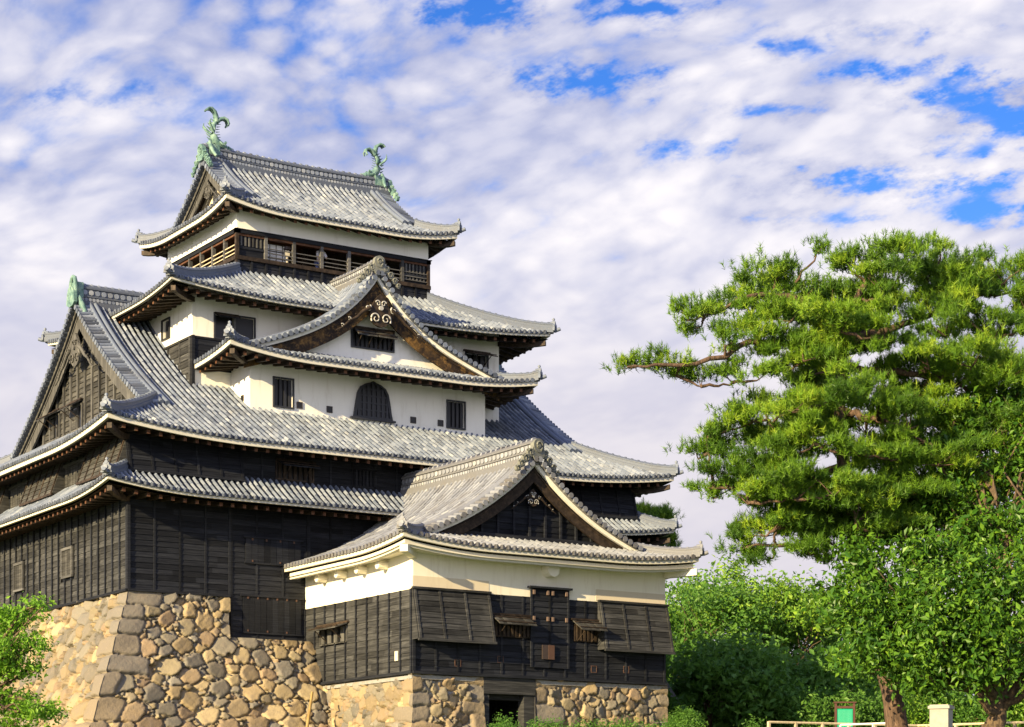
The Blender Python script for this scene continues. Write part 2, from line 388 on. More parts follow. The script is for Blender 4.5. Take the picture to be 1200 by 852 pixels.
# ---------------------------------------------------------------- tiled roofs
class Roof:
    """collects the meshes of one tiled roof"""
    def __init__(s): s.tile, s.fascia, s.soffit, s.hips, s.orn = MB(), MB(), MB(), [], []
PITCH, COURSE = .295, .32
def slope(R, A, e, n, L, W, Wadj, zE, prof, lift, tmax, rowmax=None, skip=None):
    """tiles on one roof plane. A eave corner, e along eave, n inward; t = d / W; hips at s = t * Wadj at both ends.
    tmax: highest t; rowmax(s) -> bool row runs past the hips up to tmax"""
    A = np.array(A, float); e = np.array(e, float); n = np.array(n, float)
    rows = max(2, int(round(L / PITCH))); p = L / rows
    r = .070; wv = p - 2 * r
    u = np.array([0, .30 * wv, .70 * wv, wv, wv, wv + .25 * r, wv + r, wv + 1.75 * r, p])
    h = np.array([.015, -.02, -.02, .015, .0, .085, .120, .085, .0])
    isb = np.array([0, 0, 0, 0, 1, 1, 1, 1, 1])
    k = len(u)
    sr = np.arange(rows) * p
    if skip is not None: sr = np.array([x for x in sr if not skip(x + p / 2)])
    nr = len(sr)
    S = (sr[:, None] + u[None, :] + np.where((u > 0) & (u < p - 1e-6), 1, 0)[None, :] * rng.normal(0, .008, (nr, 1)))
    hip = np.minimum(S / Wadj, (L - S) / Wadj)
    TM = np.clip(hip, 0, tmax)
    if rowmax is not None:
        full = np.array([rowmax(x + p / 2) for x in sr]); TM = np.where(full[:, None], tmax, TM)
    K = int(math.ceil(tmax * W / COURSE))
    lev = np.stack([np.arange(K) * COURSE, (np.arange(K) + 1) * COURSE], -1).ravel() / W
    stp = np.tile([.016, 0.], K)
    Z = R.z = lambda S_, T_: zE + prof(T_) + lift(S_, T_, L, Wadj)
    T = np.minimum(lev[None, None, :], TM[:, :, None])
    SS = np.broadcast_to(S[:, :, None], T.shape)
    slopez = (Z(SS, T + .01) - Z(SS, T - .01)) / (.02 * W)
    H = h[None, :, None] + stp[None, None, :] + np.repeat(rng.normal(0, .008, (nr, 2, K))[:, isb, :], 2, axis=2)
    nn = 1 / np.sqrt(1 + slopez ** 2)
    D = T * W - H * slopez * nn - np.where((lev == 0)[None, None, :], .03, 0) * 1.
    X = A[0] + e[0] * SS + n[0] * D; Y = A[1] + e[1] * SS + n[1] * D; ZZ = Z(SS, T) + H * nn
    V = np.stack([X, Y, ZZ], -1)
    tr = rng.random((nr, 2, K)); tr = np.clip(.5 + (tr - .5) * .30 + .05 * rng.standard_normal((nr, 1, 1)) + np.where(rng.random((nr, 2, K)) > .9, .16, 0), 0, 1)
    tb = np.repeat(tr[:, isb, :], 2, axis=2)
    tb = np.clip(tb + np.where(isb, .12, -.42)[None, :, None], 0, 1)  # troughs tinted darker than barrels: shade between the rows put into the colour
    idx = np.arange(nr * k * 2 * K).reshape(nr, k, 2 * K)
    a = idx[:, :-1, :-1]; b = idx[:, 1:, :-1]; c = idx[:, 1:, 1:]; d = idx[:, :-1, 1:]
    ok = ((lev[None, None, :-1] < TM[:, :-1, None] - 1e-6) | (lev[None, None, :-1] < TM[:, 1:, None] - 1e-6)) & (np.arange(k - 1) != 3)[None, :, None]
    q = np.stack([a, b, c, d], -1)[ok]
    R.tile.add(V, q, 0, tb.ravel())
    # eave end: lip under the trough tiles and round end tiles
    low = V[:, :, 0, :]
    lip = low.copy(); lip[:, :, 2] = (Z(S, np.zeros_like(S)) - .035)
    LV = np.stack([low, lip], 2); ii = np.arange(nr * k * 2).reshape(nr, k, 2)
    q = np.stack([ii[:, :-1, 0], ii[:, 1:, 0], ii[:, 1:, 1], ii[:, :-1, 1]], -1).reshape(-1, 4)
    R.tile.add(LV, q, 0, .3)
    cx = sr + wv + r
    th = np.linspace(0, 2 * math.pi, 10, endpoint=False); rr = .105
    zc_ = Z(cx, np.zeros_like(cx)) + .045
    ct = A[None, :] + e[None, :] * cx[:, None] - n[None, :] * .05
    ring = np.concatenate([ct[:, None, :] + e[None, None, :] * (rr * np.cos(th))[None, :, None], (zc_[:, None] + rr * np.sin(th)[None, :])[:, :, None]], -1)
    back = ring + np.array([n[0] * .10, n[1] * .10, 0])
    RV = np.concatenate([ring, back], 1); ii = np.arange(nr * 20).reshape(nr, 20); j = np.arange(10); j2 = (j + 1) % 10
    q = np.stack([ii[:, j], ii[:, j2], ii[:, j2 + 10], ii[:, j + 10]], -1).reshape(-1, 4)
    R.tile.add(RV, [q, ii[:, :10]], 0, np.repeat(np.clip(rng.random(nr) * .4 + .1, 0, 1), 20))
    return Z
def eave(R, A, e, n, L, W, Wadj, zE, lift, over, sof=.30, s0=None, s1=None, plaster=False, steps=1, thick=.115, raf=.55):
    """pale edge strip, soffit and rafters under one eave"""
    A = np.array(A, float); e = np.array(e, float); n = np.array(n, float)
    lo = 0. if s0 is None else s0; hi = L if s1 is None else s1
    N = max(8, int((hi - lo) / .35))
    zt = lambda s, t: zE + lift(s, t, L, Wadj)
    def P(s, d, z): return np.stack([A[0] + e[0] * s + n[0] * d, A[1] + e[1] * s + n[1] * d, z], -1)
    def strip(mb, d0, d1, ztop, zbot, m=0, tn=.5):
        k0, k1 = d0 / W * Wadj, d1 / W * Wadj
        f = np.linspace(0, 1, N)
        sa = max(lo, k0) + (min(hi, L - k0) - max(lo, k0)) * f; sb = max(lo, k1) + (min(hi, L - k1) - max(lo, k1)) * f
        za = zt(sa, np.zeros(N)); zb = zt(sb, np.zeros(N))
        V = np.stack([P(sa, d0, za + zbot), P(sa, d0, za + ztop), P(sb, d1, zb + ztop), P(sb, d1, zb + zbot)], 1)
        q = [[i * 4 + j, i * 4 + (j + 1) % 4, (i + 1) * 4 + (j + 1) % 4, (i + 1) * 4 + j] for i in range(N - 1) for j in range(4)]
        mb.add(V, np.array(q), m, tn)
    strip(R.fascia, .02, .16, -.028, -.028 - thick)
    if steps == 2: strip(R.fascia, .20, .42, -.10 - thick, -.36 - thick)
    # soffit sheet from the edge strip to the wall
    f = np.linspace(0, 1, N); ds = np.array([.10, over * .5, over + .04]); V = []
    base = -.26 - (.16 if steps == 2 else 0)
    for d in ds:
        kk = d / W * Wadj; s = max(lo, kk) + (min(hi, L - kk) - max(lo, kk)) * f
        V.append(P(s, d, zt(s, np.full(N, d / W)) + base + sof * (d - .1)))
    V = np.stack(V, 1); q = [[i * 3 + j, i * 3 + j + 1, i * 3 + j + 4, i * 3 + j + 3] for i in range(N - 1) for j in range(2)]
    R.soffit.add(V, np.array(q), 0 if not plaster else 1, .4)
    if plaster: return
    nr = int((hi - lo) / raf)
    for i in range(nr):
        s = lo + (i + .5) * (hi - lo) / nr
        dm = min(over, s / Wadj * W * 1., (L - s) / Wadj * W)
        if dm < .45: continue
        d0, d1 = .24, dm
        z0 = zt(s, d0 / W) + base + sof * (d0 - .1); z1 = zt(s, d1 / W) + base + sof * (d1 - .1)
        wd, hh = .075, .17
        V = []
        for d, z in ((d0, z0), (d1, z1)):
            for (ds_, dz) in ((-wd, 0), (wd, 0), (wd, -hh), (-wd, -hh)):
                V.append(P(np.float64(s + ds_), d, np.float64(z + dz)))
        R.soffit.add(np.array(V), np.array([[0, 1, 5, 4], [1, 2, 6, 5], [2, 3, 7, 6], [3, 0, 4, 7]]), 0, .4 + .3 * random.random())
        R.soffit.add(np.array(V)[:4], np.array([[3, 2, 1, 0]]), 2, .5)
    # purlin under the rafters, near the wall
def hipbeam(R, A, ca, cb, over, zE, lz, sof=.30):
    """corner beam under a hip: from the corner inwards along (ca, cb)"""
    A = np.array(A, float); d = np.array(ca) + np.array(cb)
    pts = []
    for f in np.linspace(.10, 1.0, 6):
        q = A + d * over * f
        pts.append([q[0], q[1], zE + lz * (1 - f) ** 2 - .40 + sof * over * f])
    sweep(R.soffit, pts, [(-.11, .06), (.11, .06), (.11, -.16), (-.11, -.16)], 0, .9)
RIDGE_SEC = [(-.20, -.12), (-.20, .10), (-.15, .12), (-.15, .24), (-.17, .25), (-.17, .29), (-.09, .36), (0, .39), (.09, .36), (.17, .29), (.17, .25), (.15, .24), (.15, .12), (.20, .10), (.20, -.12)]
def ornament(mb, pos3, d, s=1., m=0, fall=.75):
    """ridge-end tile: round volute over a plate, scrolls spilling down both verges; d = outward direction"""
    d = np.array([d[0], d[1], 0.]); d /= np.linalg.norm(d); l = np.array([-d[1], d[0], 0.]); z = np.array([0, 0, 1.])
    c = np.asarray(pos3, float); p = lambda a, b, o=0.: c + (l * a + z * b + d * o) * s
    disc(mb, p(0, .20, .0), d, .27 * s, .22 * s, 18, m, .5)
    extrude(mb, [p(a, b, -.10) for a, b in ((-.26, .2), (-.34, -.12), (-.2, -.34), (.2, -.34), (.34, -.12), (.26, .2))], d, .18 * s, m, .45)
    spiral(mb, p(0, .20, .12), l, z, .19 * s, 1.4, .045 * s, m, 1, -1.2)
    disc(mb, p(0, .20, .13), d, .06 * s, .05 * s, 8, m, .6)
    for sg in (-1, 1):
        for k, (a, b, r_) in enumerate(((.36, -.10, .17), (.58, -.34, .17), (.80, -.56, .15), (.99, -.76, .12))):
            b *= fall / .75
            disc(mb, p(sg * a, b, -.02), d, r_ * s, .14 * s, 10, m, .4)
            spiral(mb, p(sg * a, b, .06), l, z, r_ * .85 * s, 1.1, .036 * s, m, sg, .5)
            tube(mb, [p(sg * (a + r_ * .5), b + r_ * .9, .0), p(sg * (a + r_ * 1.25), b + r_ * .45, .02)], [.05 * s, .02 * s], 6, m, .5)
def corner_tip(mb, pos3, d, s=1., m=0):
    """small finial at a hip's low end: plate, knob and curled lip"""
    d = np.array([d[0], d[1], 0.]); d /= np.linalg.norm(d); l = np.array([-d[1], d[0], 0.]); z = np.array([0, 0, 1.]); c = np.asarray(pos3, float)
    pr = [(-.26, -.16), (-.22, .0), (-.24, .10), (-.15, .16), (-.13, .26), (.13, .26), (.15, .16), (.24, .10), (.22, .0), (.26, -.16)]
    extrude(mb, [c + (l * a + z * b) * s for a, b in pr], d, .10 * s, m, .5)
    disc(mb, c + z * .08 * s + d * .12 * s, d, .09 * s, .07, 9, m, .7)
    for sg in (-1, 1): disc(mb, c + l * sg * .17 * s - z * .06 * s + d * .09 * s, d, .06 * s, .06, 8, m, .2)
    tube(mb, [c + z * .24 * s - d * .18, c + z * .27 * s, c + z * .29 * s + d * .10 * s], [.08 * s, .08 * s, .085 * s], 8, m, .5)
    tube(mb, [c + z * .30 * s - d * .02, c + z * .38 * s, c + z * .44 * s, c + z * .50 * s], [.05 * s, .045 * s, .085 * s, .03 * s], 8, m, .6)
    tube(mb, [c - z * .14 * s - d * .2, c - z * .10 * s + d * .16, c - z * .04 * s + d * .34 * s], [.10 * s, .10 * s, .095 * s], 8, m, .5)
def hip_ridge(parent, pts, out_dir, mat='roof_tile', tip=True, s=1.):
    mb = MB(); P = np.asarray(pts, float)
    sweep(mb, P, np.array(RIDGE_SEC) * s, 0, .42)
    seg = np.cumsum(np.r_[0, np.linalg.norm(np.diff(P, axis=0), axis=1)])
    for x in np.arange(.2, seg[-1], .33):                         # joints of the round capping tiles
        q = np.array([np.interp(x, seg, P[:, i]) for i in range(3)]); q2 = np.array([np.interp(min(x + .1, seg[-1]), seg, P[:, i]) for i in range(3)])
        up = np.array([0, 0, .31 * s])
        if np.linalg.norm(q2 - q) > .01: tube(mb, [q + up, q2 + up], [.105 * s] * 2, 8, 0, .3 + .4 * random.random(), False)
    o = mb.build('hip_ridge', [mat], parent)
    if tip:
        t = MB(); corner_tip(t, P[0] + np.array([0, 0, .12]), out_dir, 1.0 * s); t.build('ridge_end_tile', [mat], parent)
    return o
def lift_fn(h, c): return lambda s, t, L, Wadj: h * (np.maximum(0, 1 - s / Wadj / c) ** 2 + np.maximum(0, 1 - (L - s) / Wadj / c) ** 2) * np.maximum(0, 1 - t)
def rect_sides(x0, x1, y0, y1):
    return {'front': ((x0, y0), (1, 0), (0, 1), x1 - x0), 'back': ((x1, y1), (-1, 0), (0, -1), x1 - x0),
            'left': ((x0, y1), (0, -1), (1, 0), y1 - y0), 'right': ((x1, y0), (0, 1), (-1, 0), y1 - y0)}
def finish_roof(R, parent, mat='roof_tile', fmat='eave_plaster', warp=None):
    t = R.tile.build('tiled_roof', [mat], parent, warp)
    f = R.fascia.build('eave_plaster', [fmat], t); s = R.soffit.build('eave_soffit', ['dark_timber', 'cream_plaster', 'red_timber'], t)
    return t
def hip_path(x0, x1, y0, y1, cx, cy, Wx, Wy, Z, t1, n=14):
    """points up one hip; cx, cy in (0, 1) choose the corner"""
    t = np.linspace(-.02, t1, n); X = (x0 + Wx * t) if cx == 0 else (x1 - Wx * t); Y = (y0 + Wy * t) if cy == 0 else (y1 - Wy * t)
    tz = np.maximum(t, 0); return np.stack([X, Y, Z(Wx * tz, tz) + .06 + .22 * np.maximum(0, .25 - t) ], -1)
def skirt_roof(parent, x0, x1, y0, y1, Wx, Wy, zE, prof, lift, over, sides=('front', 'left', 'right', 'back'), mat='roof_tile', sof=.30, tip=1.):
    """pent roof running all round a storey; returns its tile part"""
    R = Roof(); Z = {}
    for k, (A, e, n, L) in rect_sides(x0, x1, y0, y1).items():
        if k not in sides: continue
        W, Wa = (Wy, Wx) if k in ('front', 'back') else (Wx, Wy)
        Z[k] = slope(R, A, e, n, L, W, Wa, zE, prof, lift, 1.0)
        eave(R, A, e, n, L, W, Wa, zE, lift, over, sof)
    lz = float(lift(np.array(0.), np.array(0.), 20., 1.))
    for A, ca, cb in (((x0, y0), (1, 0), (0, 1)), ((x1, y0), (-1, 0), (0, 1)), ((x0, y1), (1, 0), (0, -1)), ((x1, y1), (-1, 0), (0, -1))):
        hipbeam(R, A, ca, cb, over, zE, lz, sof)
    t = finish_roof(R, parent, mat)
    for cx in (0, 1):
        for cy in (0, 1):
            L = x1 - x0
            zf = lambda s, tt: zE + prof(tt) + lift(s, tt, L, Wx)
            hip_ridge(t, hip_path(x0, x1, y0, y1, cx, cy, Wx, Wy, zf, 1.0), ((-1, 1)[cx], (-1, 1)[cy]), mat, s=tip)
    return t
def ridge_beam(parent, a, b, h, w, mat, ends=(True, True), sag=.0, lattice=True, s_end=1.3, end_mat=None, n=24):
    """tall tiled ridge from a to b (base points)"""
    a = np.array(a, float); b = np.array(b, float); mb = MB(); f = np.linspace(0, 1, n)
    P = a + (b - a) * f[:, None]; P[:, 2] += sag * ((2 * f - 1) ** 2 - 0)
    sec = [(-w, -.25), (-w, .10), (-w * .8, .12), (-w * .72, h * .30), (-w * .9, h * .32), (-w * .9, h * .38), (-w * .68, h * .40), (-w * .66, h * .70), (-w * .88, h * .72), (-w * .88, h * .80),
           (-w * .5, h * .92), (0, h), (w * .5, h * .92), (w * .88, h * .80), (w * .88, h * .72), (w * .66, h * .70), (w * .68, h * .40), (w * .9, h * .38), (w * .9, h * .32), (w * .72, h * .30), (w * .8, .12), (w, .10), (w, -.25)]
    sweep(mb, P, sec, 0, .35)
    d = (b - a); ln = np.linalg.norm(d[:2]); d2 = np.array([d[0], d[1], 0]) / ln; l = np.array([d2[1], -d2[0], 0])
    if lattice:
        for row, (zz, off, rr) in enumerate(((h * .55, .69, h * .13), (h * .20, .76, h * .085))):
            nn = int(ln / (rr * 2.35))
            for i in range(nn):
                ff = (i + .5 + .25 * row) / nn
                if ff > 1: continue
                c = a + (b - a) * ff + np.array([0, 0, zz + sag * (2 * ff - 1) ** 2])
                for sg in (-1, 1):
                    disc(mb, c + l * sg * w * off, l * sg, rr, .07, 7, 0, .55 + .4 * random.random())
    for i in range(int(ln / .33)):                                  # capping tile joints
        ff = (i + .5) / int(ln / .33); c = a + (b - a) * ff + np.array([0, 0, h * .86 + sag * (2 * ff - 1) ** 2])
        tube(mb, [c - d2 * .05, c + d2 * .05], [w * .62] * 2, 8, 0, .3 + .5 * random.random(), False)
    o = mb.build('main_ridge', [mat], parent)
    for k, (pt, dr) in enumerate(((a, -d2), (b, d2))):
        if ends[k]:
            t = MB(); ornament(t, pt + np.array([0, 0, sag + h * .35]) + dr * .03, dr, s_end); t.build('ridge_end_tile', [end_mat or mat], parent)
    return o
def gable(parent, tparent, c, g, l, D, zE, prof, zoff, depth, base_d, wall_mat, trim, tilemat, orn_mat='carved_white', boards=False, wall_z0=None, holes=None, barge_w=.55, pend=1.0, edge='white_plaster', warp=None, barge_mat='gilt_timber', wall_d=None):
    """gable end. c: centre of the verge plane (x, y); g outward; l sideways; depth: verge to gable wall"""
    c = np.array(c, float); g = np.array(g, float); l = np.array(l, float)
    def P(a, o, z):
        a, o, z = np.broadcast_arrays(np.asarray(a, float), np.asarray(o, float), np.asarray(z, float))
        return np.stack([c[0] + l[0] * a + g[0] * o, c[1] + l[1] * a + g[1] * o, z], -1)
    zt = lambda a: zE + prof(D - np.abs(a))
    ext = D - base_d
    vb, ed, bb = MB(), MB(), MB()
    for sg in (-1, 1):
        a = sg * np.linspace(ext, .0, 26); z = zt(a)
        # cream strip, bargeboard, lining
        def ribbon(mb, o0, o1, zt0, zb0, m=0, tn=.5):
            zt0 = np.broadcast_to(zt0, a.shape); zb0 = np.broadcast_to(zb0, a.shape)
            V = np.stack([P(a, o0, z + zb0), P(a, o0, z + zt0), P(a, o1, z + zt0), P(a, o1, z + zb0)], 1); n = len(a)
            q = [[i * 4 + j, i * 4 + (j + 1) % 4, (i + 1) * 4 + (j + 1) % 4, (i + 1) * 4 + j] for i in range(n - 1) for j in range(4)]
            mb.add(V, [np.array(q), np.array([[0, 1, 2, 3], [(n - 1) * 4 + 3, (n - 1) * 4 + 2, (n - 1) * 4 + 1, (n - 1) * 4]])], m, tn)
        st = 1 / np.cos(np.arctan(np.gradient(z, a)))               # keep the board's width square to the slope
        ribbon(ed, -.10, .03, -.0, -.19 * st)
        ribbon(bb, -.16, -.06, -.25 * st, -(.25 + barge_w) * st, 0, .5)
        ribbon(bb, -.18, -.02, -(.25 + barge_w * .12) * st, -(.25 + barge_w * .22) * st, 0, .7)
        ribbon(bb, -depth, -.12, -.10, -.30 * st, 1, .3)            # soffit of the verge
        # row of short verge tiles with round ends
        dz = np.gradient(z, a); seg = np.r_[0, np.cumsum(np.hypot(np.diff(a), np.diff(z)))]
        for x in np.arange(.15, seg[-1] - .05, .30):
            ac = np.interp(x, seg, a); zz = np.interp(x, seg, z); sl = math.atan(np.interp(x, seg, dz) * sg * -1)
            b0 = P(ac, .27, zz + .06); b1 = P(ac, -.40, zz + .14)
            tube(vb, [b0, b1], [.105, .105], 8, 0, .25 + .6 * random.random(), True)
            disc(vb, b0, (g[0], g[1], 0), .122, .06, 9, 0, .3 + .3 * random.random())
        path = P(a, -.10, z + .02)
        sweep(vb, path, [(-.20, -.06), (-.20, .06), (.30, .06), (.30, -.06)], 0, .3, lat=(g[0], g[1]))
        for off, rr in ((-.50, .12), (-.78, .12)):
            tube(vb, P(a, off, z + .17), [rr] * len(a), 8, 0, .5, True)
    vo = vb.build('verge_tiles', [tilemat], tparent, warp)
    ed.build('verge_plaster', [edge], parent, warp); bb.build('bargeboard', [barge_mat, 'dark_timber'], parent, warp)
    return P, zt
def spiral(mb, c, u, v, r, turns, w, m=0, flip=1, start=0.):
    th = np.linspace(0, turns * 2 * math.pi, int(14 * turns) + 4)
    pts = [np.asarray(c) + np.asarray(u) * (flip * r * (1 - .8 * t / th[-1]) * math.cos(t + start)) + np.asarray(v) * (r * (1 - .8 * t / th[-1]) * math.sin(t + start)) for t in th]
    tube(mb, pts, np.linspace(w, w * .6, len(pts)), 6, m, .6)
def pendant(parent, c3, g, l, s, white=True, carved='dark_timber'):
    """carved gable pendant: dark body, pale scrolls, leaf tail on each side"""
    mb = MB(); c = np.asarray(c3, float); L = np.array([l[0], l[1], 0.]); Z = np.array([0, 0, 1.]); G = np.array([g[0], g[1], 0.])
    pr = [(0, .75), (.16, .60), (.30, .42), (.44, .10), (.52, -.15), (.42, -.40), (.22, -.56), (0, -.62), (-.22, -.56), (-.42, -.40), (-.52, -.15), (-.44, .10), (-.30, .42), (-.16, .60)]
    extrude(mb, [c + (L * a + Z * b) * s for a, b in pr], G, .10 * s, 0, .5)
    f = c + G * .13 * s
    m = 1
    for sg in (-1, 1):
        spiral(mb, f + (L * sg * .24 + Z * -.28) * s, L, Z, .24 * s, 1.3, .036 * s, m, sg, -.6)
        spiral(mb, f + (L * sg * .60 + Z * .12) * s, L, Z, .15 * s, 1.2, .034 * s, m, sg, 2.2)
        spiral(mb, f + (L * sg * .13 + Z * .34) * s, L, Z, .13 * s, 1.1, .032 * s, m, sg, .4)
        pts = [f + (L * sg * (.5 + .32 * i) + Z * (.12 - .24 * i + (.07 if i % 2 else 0))) * s for i in range(6)]
        tube(mb, pts, np.linspace(.09, .03, 6) * s, 6, 0, .5)
        for i in range(1, 5): spiral(mb, np.asarray(pts[i]) + Z * .05 * s, L, Z, .10 * s, .9, .026 * s, m if i > 2 else 0, sg, 1.)
    disc(mb, f + Z * .16 * s, G, .10 * s, .1 * s, 8, m, .7)
    return mb.build('gable_pendant', [carved, 'carved_white' if white else carved], parent)
# ---------------------------------------------------------------- wall helpers
def FRONT(y, x0=0.): return Fr(x0, y, 1, 0, 0, -1)
def BACK(y, x0=0.): return Fr(x0, y, 1, 0, 0, 1)
def LEFT(x, y0=0.): return Fr(x, y0, 0, 1, -1, 0)
def RIGHT(x, y0=0.): return Fr(x, y0, 0, 1, 1, 0)
def boards(mb, fr, s0, s1, z0, z1, out=0., h=.235, lap=.035, bat=1.1, slant=0., m=0, batm=0, holes=(), batw=.045, bat_o=.055, batoff=0., ends=True):
    """lapped weatherboards with upright battens; slant pushes the foot outwards"""
    nb = max(1, int(round((z1 - z0) / h))); hh = (z1 - z0) / nb
    o = lambda z: out + slant * (1 - (z - z0) / (z1 - z0))
    for i in range(nb):
        za, zb = z0 + i * hh, z0 + (i + 1) * hh; zm = (za + zb) / 2
        cuts = [(a, b) for a, b, c, d in holes if c < zm < d]
        segs = [(s0, s1)]
        for a, b in cuts: segs = [x for u, v in segs for x in ((u, min(v, a)), (max(u, b), v)) if x[1] - x[0] > .01]
        for u, v in segs:
            x = u
            while x < v - .01:
                y = min(v, x + random.uniform(1.6, 4.2)); y = v if v - y < .5 else y
                tn = random.random(); wob = random.uniform(-.006, .008)
                P = fr.p([x, y, y, x, x, y], [o(za) + lap + wob, o(za) + lap + wob, o(zb) + .006, o(zb) + .006, o(za), o(za)], [za, za, zb, zb, za, za])
                mb.add(P, np.array([[0, 1, 2, 3], [4, 5, 1, 0]]), m, tn); x = y
    if bat:
        n = max(1, int(round((s1 - s0) / bat)))
        for i in range(n + 1):
            s = s0 + (s1 - s0) * i / n + (batoff if 0 < i < n else 0)
            s = min(max(s, s0 + batw), s1 - batw)
            spans = [(z0, z1)]
            for a, b, c, d in holes:
                if a - .02 < s < b + .02: spans = [x for u, v in spans for x in ((u, min(v, c)), (max(u, d), v)) if x[1] - x[0] > .02]
            for u, v in spans:
                tn = random.random()
                P = fr.p([s - batw, s + batw, s + batw, s - batw] * 2, [o(u), o(u), o(u) + bat_o, o(u) + bat_o, o(v), o(v), o(v) + bat_o, o(v) + bat_o], [u] * 4 + [v] * 4)
                mb.add(P, BOXF, batm, tn)
def wallface(mb, fr, s0, s1, z0, z1, holes=(), depth=.28, m=0, out=0.):
    """flat wall with real openings and their reveals"""
    S = sorted({s0, s1, *[h[0] for h in holes], *[h[1] for h in holes]}); Zs = sorted({z0, z1, *[h[2] for h in holes], *[h[3] for h in holes]})
    for a, b in zip(S[:-1], S[1:]):
        for c, d in zip(Zs[:-1], Zs[1:]):
            if any(h[0] <= (a + b) / 2 <= h[1] and h[2] <= (c + d) / 2 <= h[3] for h in holes): continue
            mb.poly(fr.p([a, b, b, a], [out] * 4, [c, c, d, d]), m)
    for a, b, c, d in holes:
        for q in (((a, c), (b, c)), ((b, c), (b, d)), ((b, d), (a, d)), ((a, d), (a, c))):
            mb.poly(fr.p([q[0][0], q[1][0], q[1][0], q[0][0]], [out, out, out - depth, out - depth], [q[0][1], q[1][1], q[1][1], q[0][1]]), m)
def window(parent, fr, s0, s1, z0, z1, rec=.0, bars=4, frame='lattice', fw=.07, cross=0, name='window'):
    mb = MB()
    pr = -rec
    fbox(mb, fr, s0 + .004, s1 - .004, pr - .04, pr + .012, z0 + .004, z1 - .004, 1, .5)
    for a, b, c, d in ((s0 - fw, s1 + fw, z0 - fw, z0), (s0 - fw, s1 + fw, z1, z1 + fw), (s0 - fw, s0, z0, z1), (s1, s1 + fw, z0, z1)):
        fbox(mb, fr, a, b, .004, .075, c, d, 0)
    for i in range(bars):
        s = s0 + (s1 - s0) * (i + .5) / bars; wb = (s1 - s0) / bars * .27
        fbox(mb, fr, s - wb, s + wb, pr + .03, pr + .10, z0, z1, 0)
    for i in range(cross):
        z = z0 + (z1 - z0) * (i + 1) / (cross + 1); fbox(mb, fr, s0, s1, pr + .045, pr + .085, z - .03, z + .03, 0)
    return mb.build(name, [frame, 'window_dark'], parent)
def awning(parent, fr, s0, s1, ztop, drop, out, mat='grey_board', n=6, strut=True):
    """board shutter hinged at its top and propped open"""
    mb = MB(); w = (s1 - s0) / n
    for i in range(n):
        a, b = s0 + i * w + .006, s0 + (i + 1) * w - .006; d = random.uniform(-.01, .01)
        P = fr.p([a, b, b, a] * 2, [.06, .06, out, out, .06, .06, out, out], [ztop + d, ztop + d, ztop - drop + d, ztop - drop + d, ztop + .045 + d, ztop + .045 + d, ztop - drop + .045 + d, ztop - drop + .045 + d])
        mb.add(P, BOXF, 0, random.random())
    for f in (.25, .8):
        P = fr.p([s0, s1, s1, s0] * 2, [.06 + (out - .06) * f, .06 + (out - .06) * f, .06 + (out - .06) * f + .06, .06 + (out - .06) * f + .06] * 2, [ztop - drop * f + .05] * 2 + [ztop - drop * f + .04] * 2 + [ztop - drop * f + .09] * 2 + [ztop - drop * f + .08] * 2)
        mb.add(P, BOXF, 1, .5)
    fbox(mb, fr, s0 - .08, s1 + .08, .03, .14, ztop + .03, ztop + .11, 1)
    if strut:
        for f in (.2, .75):
            s = s0 + (s1 - s0) * f
            tube(mb, fr.p([s, s], [.05, out * .92], [ztop - drop - .42, ztop - drop * .92]), [.022, .022], 6, 1, .5)
    return mb.build('awning_shutter', [mat, 'dark_timber'], parent)
def ishi(parent, fr, s0, s1, z0, z1, outb, mat='grey_board', bat=1.0, batm='dark_timber', rails=True):
    """slanting stone-drop bay: boarded front, two cheeks, open foot"""
    mb = MB()
    boards(mb, fr, s0, s1, z0, z1, out=.07, slant=outb, bat=bat, h=.22, batm=1, batw=.05)
    for s, sg in ((s0, -1), (s1, 1)):
        P = [fr.p(s, 0, z0), fr.p(s, outb + .07, z0), fr.p(s, .07, z1), fr.p(s, 0, z1)]
        extrude(mb, np.array(P), np.array([fr.ex, fr.ey, 0]) * sg, .05, 0, .5)
    fbox(mb, fr, s0 - .06, s1 + .06, .0, .18, z1, z1 + .09, 1)
    P = fr.p([s0 - .05, s1 + .05, s1 + .05, s0 - .05] * 2, [outb + .03, outb + .03, outb + .13, outb + .13] * 2, [z0 - .07] * 4 + [z0 + .03] * 4)
    mb.add(P, BOXF, 1, .6)
    mb.poly(fr.p([s0, s1, s1, s0], [0, 0, outb + .05, outb + .05], [z0 + .02] * 4), 1, .1)
    return mb.build('stone_drop_bay', [mat, batm], parent)
def hatch(parent, fr, s0, s1, z0, z1, mat='black_board', hinges=4, o=.075):
    mb = MB(); n = max(2, int((s1 - s0) / .28)); w = (s1 - s0) / n
    for i in range(n): fbox(mb, fr, s0 + i * w + .006, s0 + (i + 1) * w - .006, o - .03, o + .012 * random.random(), z0, z1, 0)
    fbox(mb, fr, s0 - .12, s1 + .12, o - .03, o + .06, z1, z1 + .07, 0, .8); fbox(mb, fr, s0 - .05, s1 + .05, o - .03, o + .03, z0 - .06, z0, 0, .7)
    for i in range(hinges):
        s = s0 + (s1 - s0) * (i + .5) / hinges; fbox(mb, fr, s - .035, s + .035, o, o + .035, z1 - .10, z1 + .03, 1)
        if i % 2 == 0: fbox(mb, fr, s - .03, s + .03, o, o + .03, z0 + .02, z0 + .10, 1)
    return mb.build('hatch', [mat, 'rust'], parent)
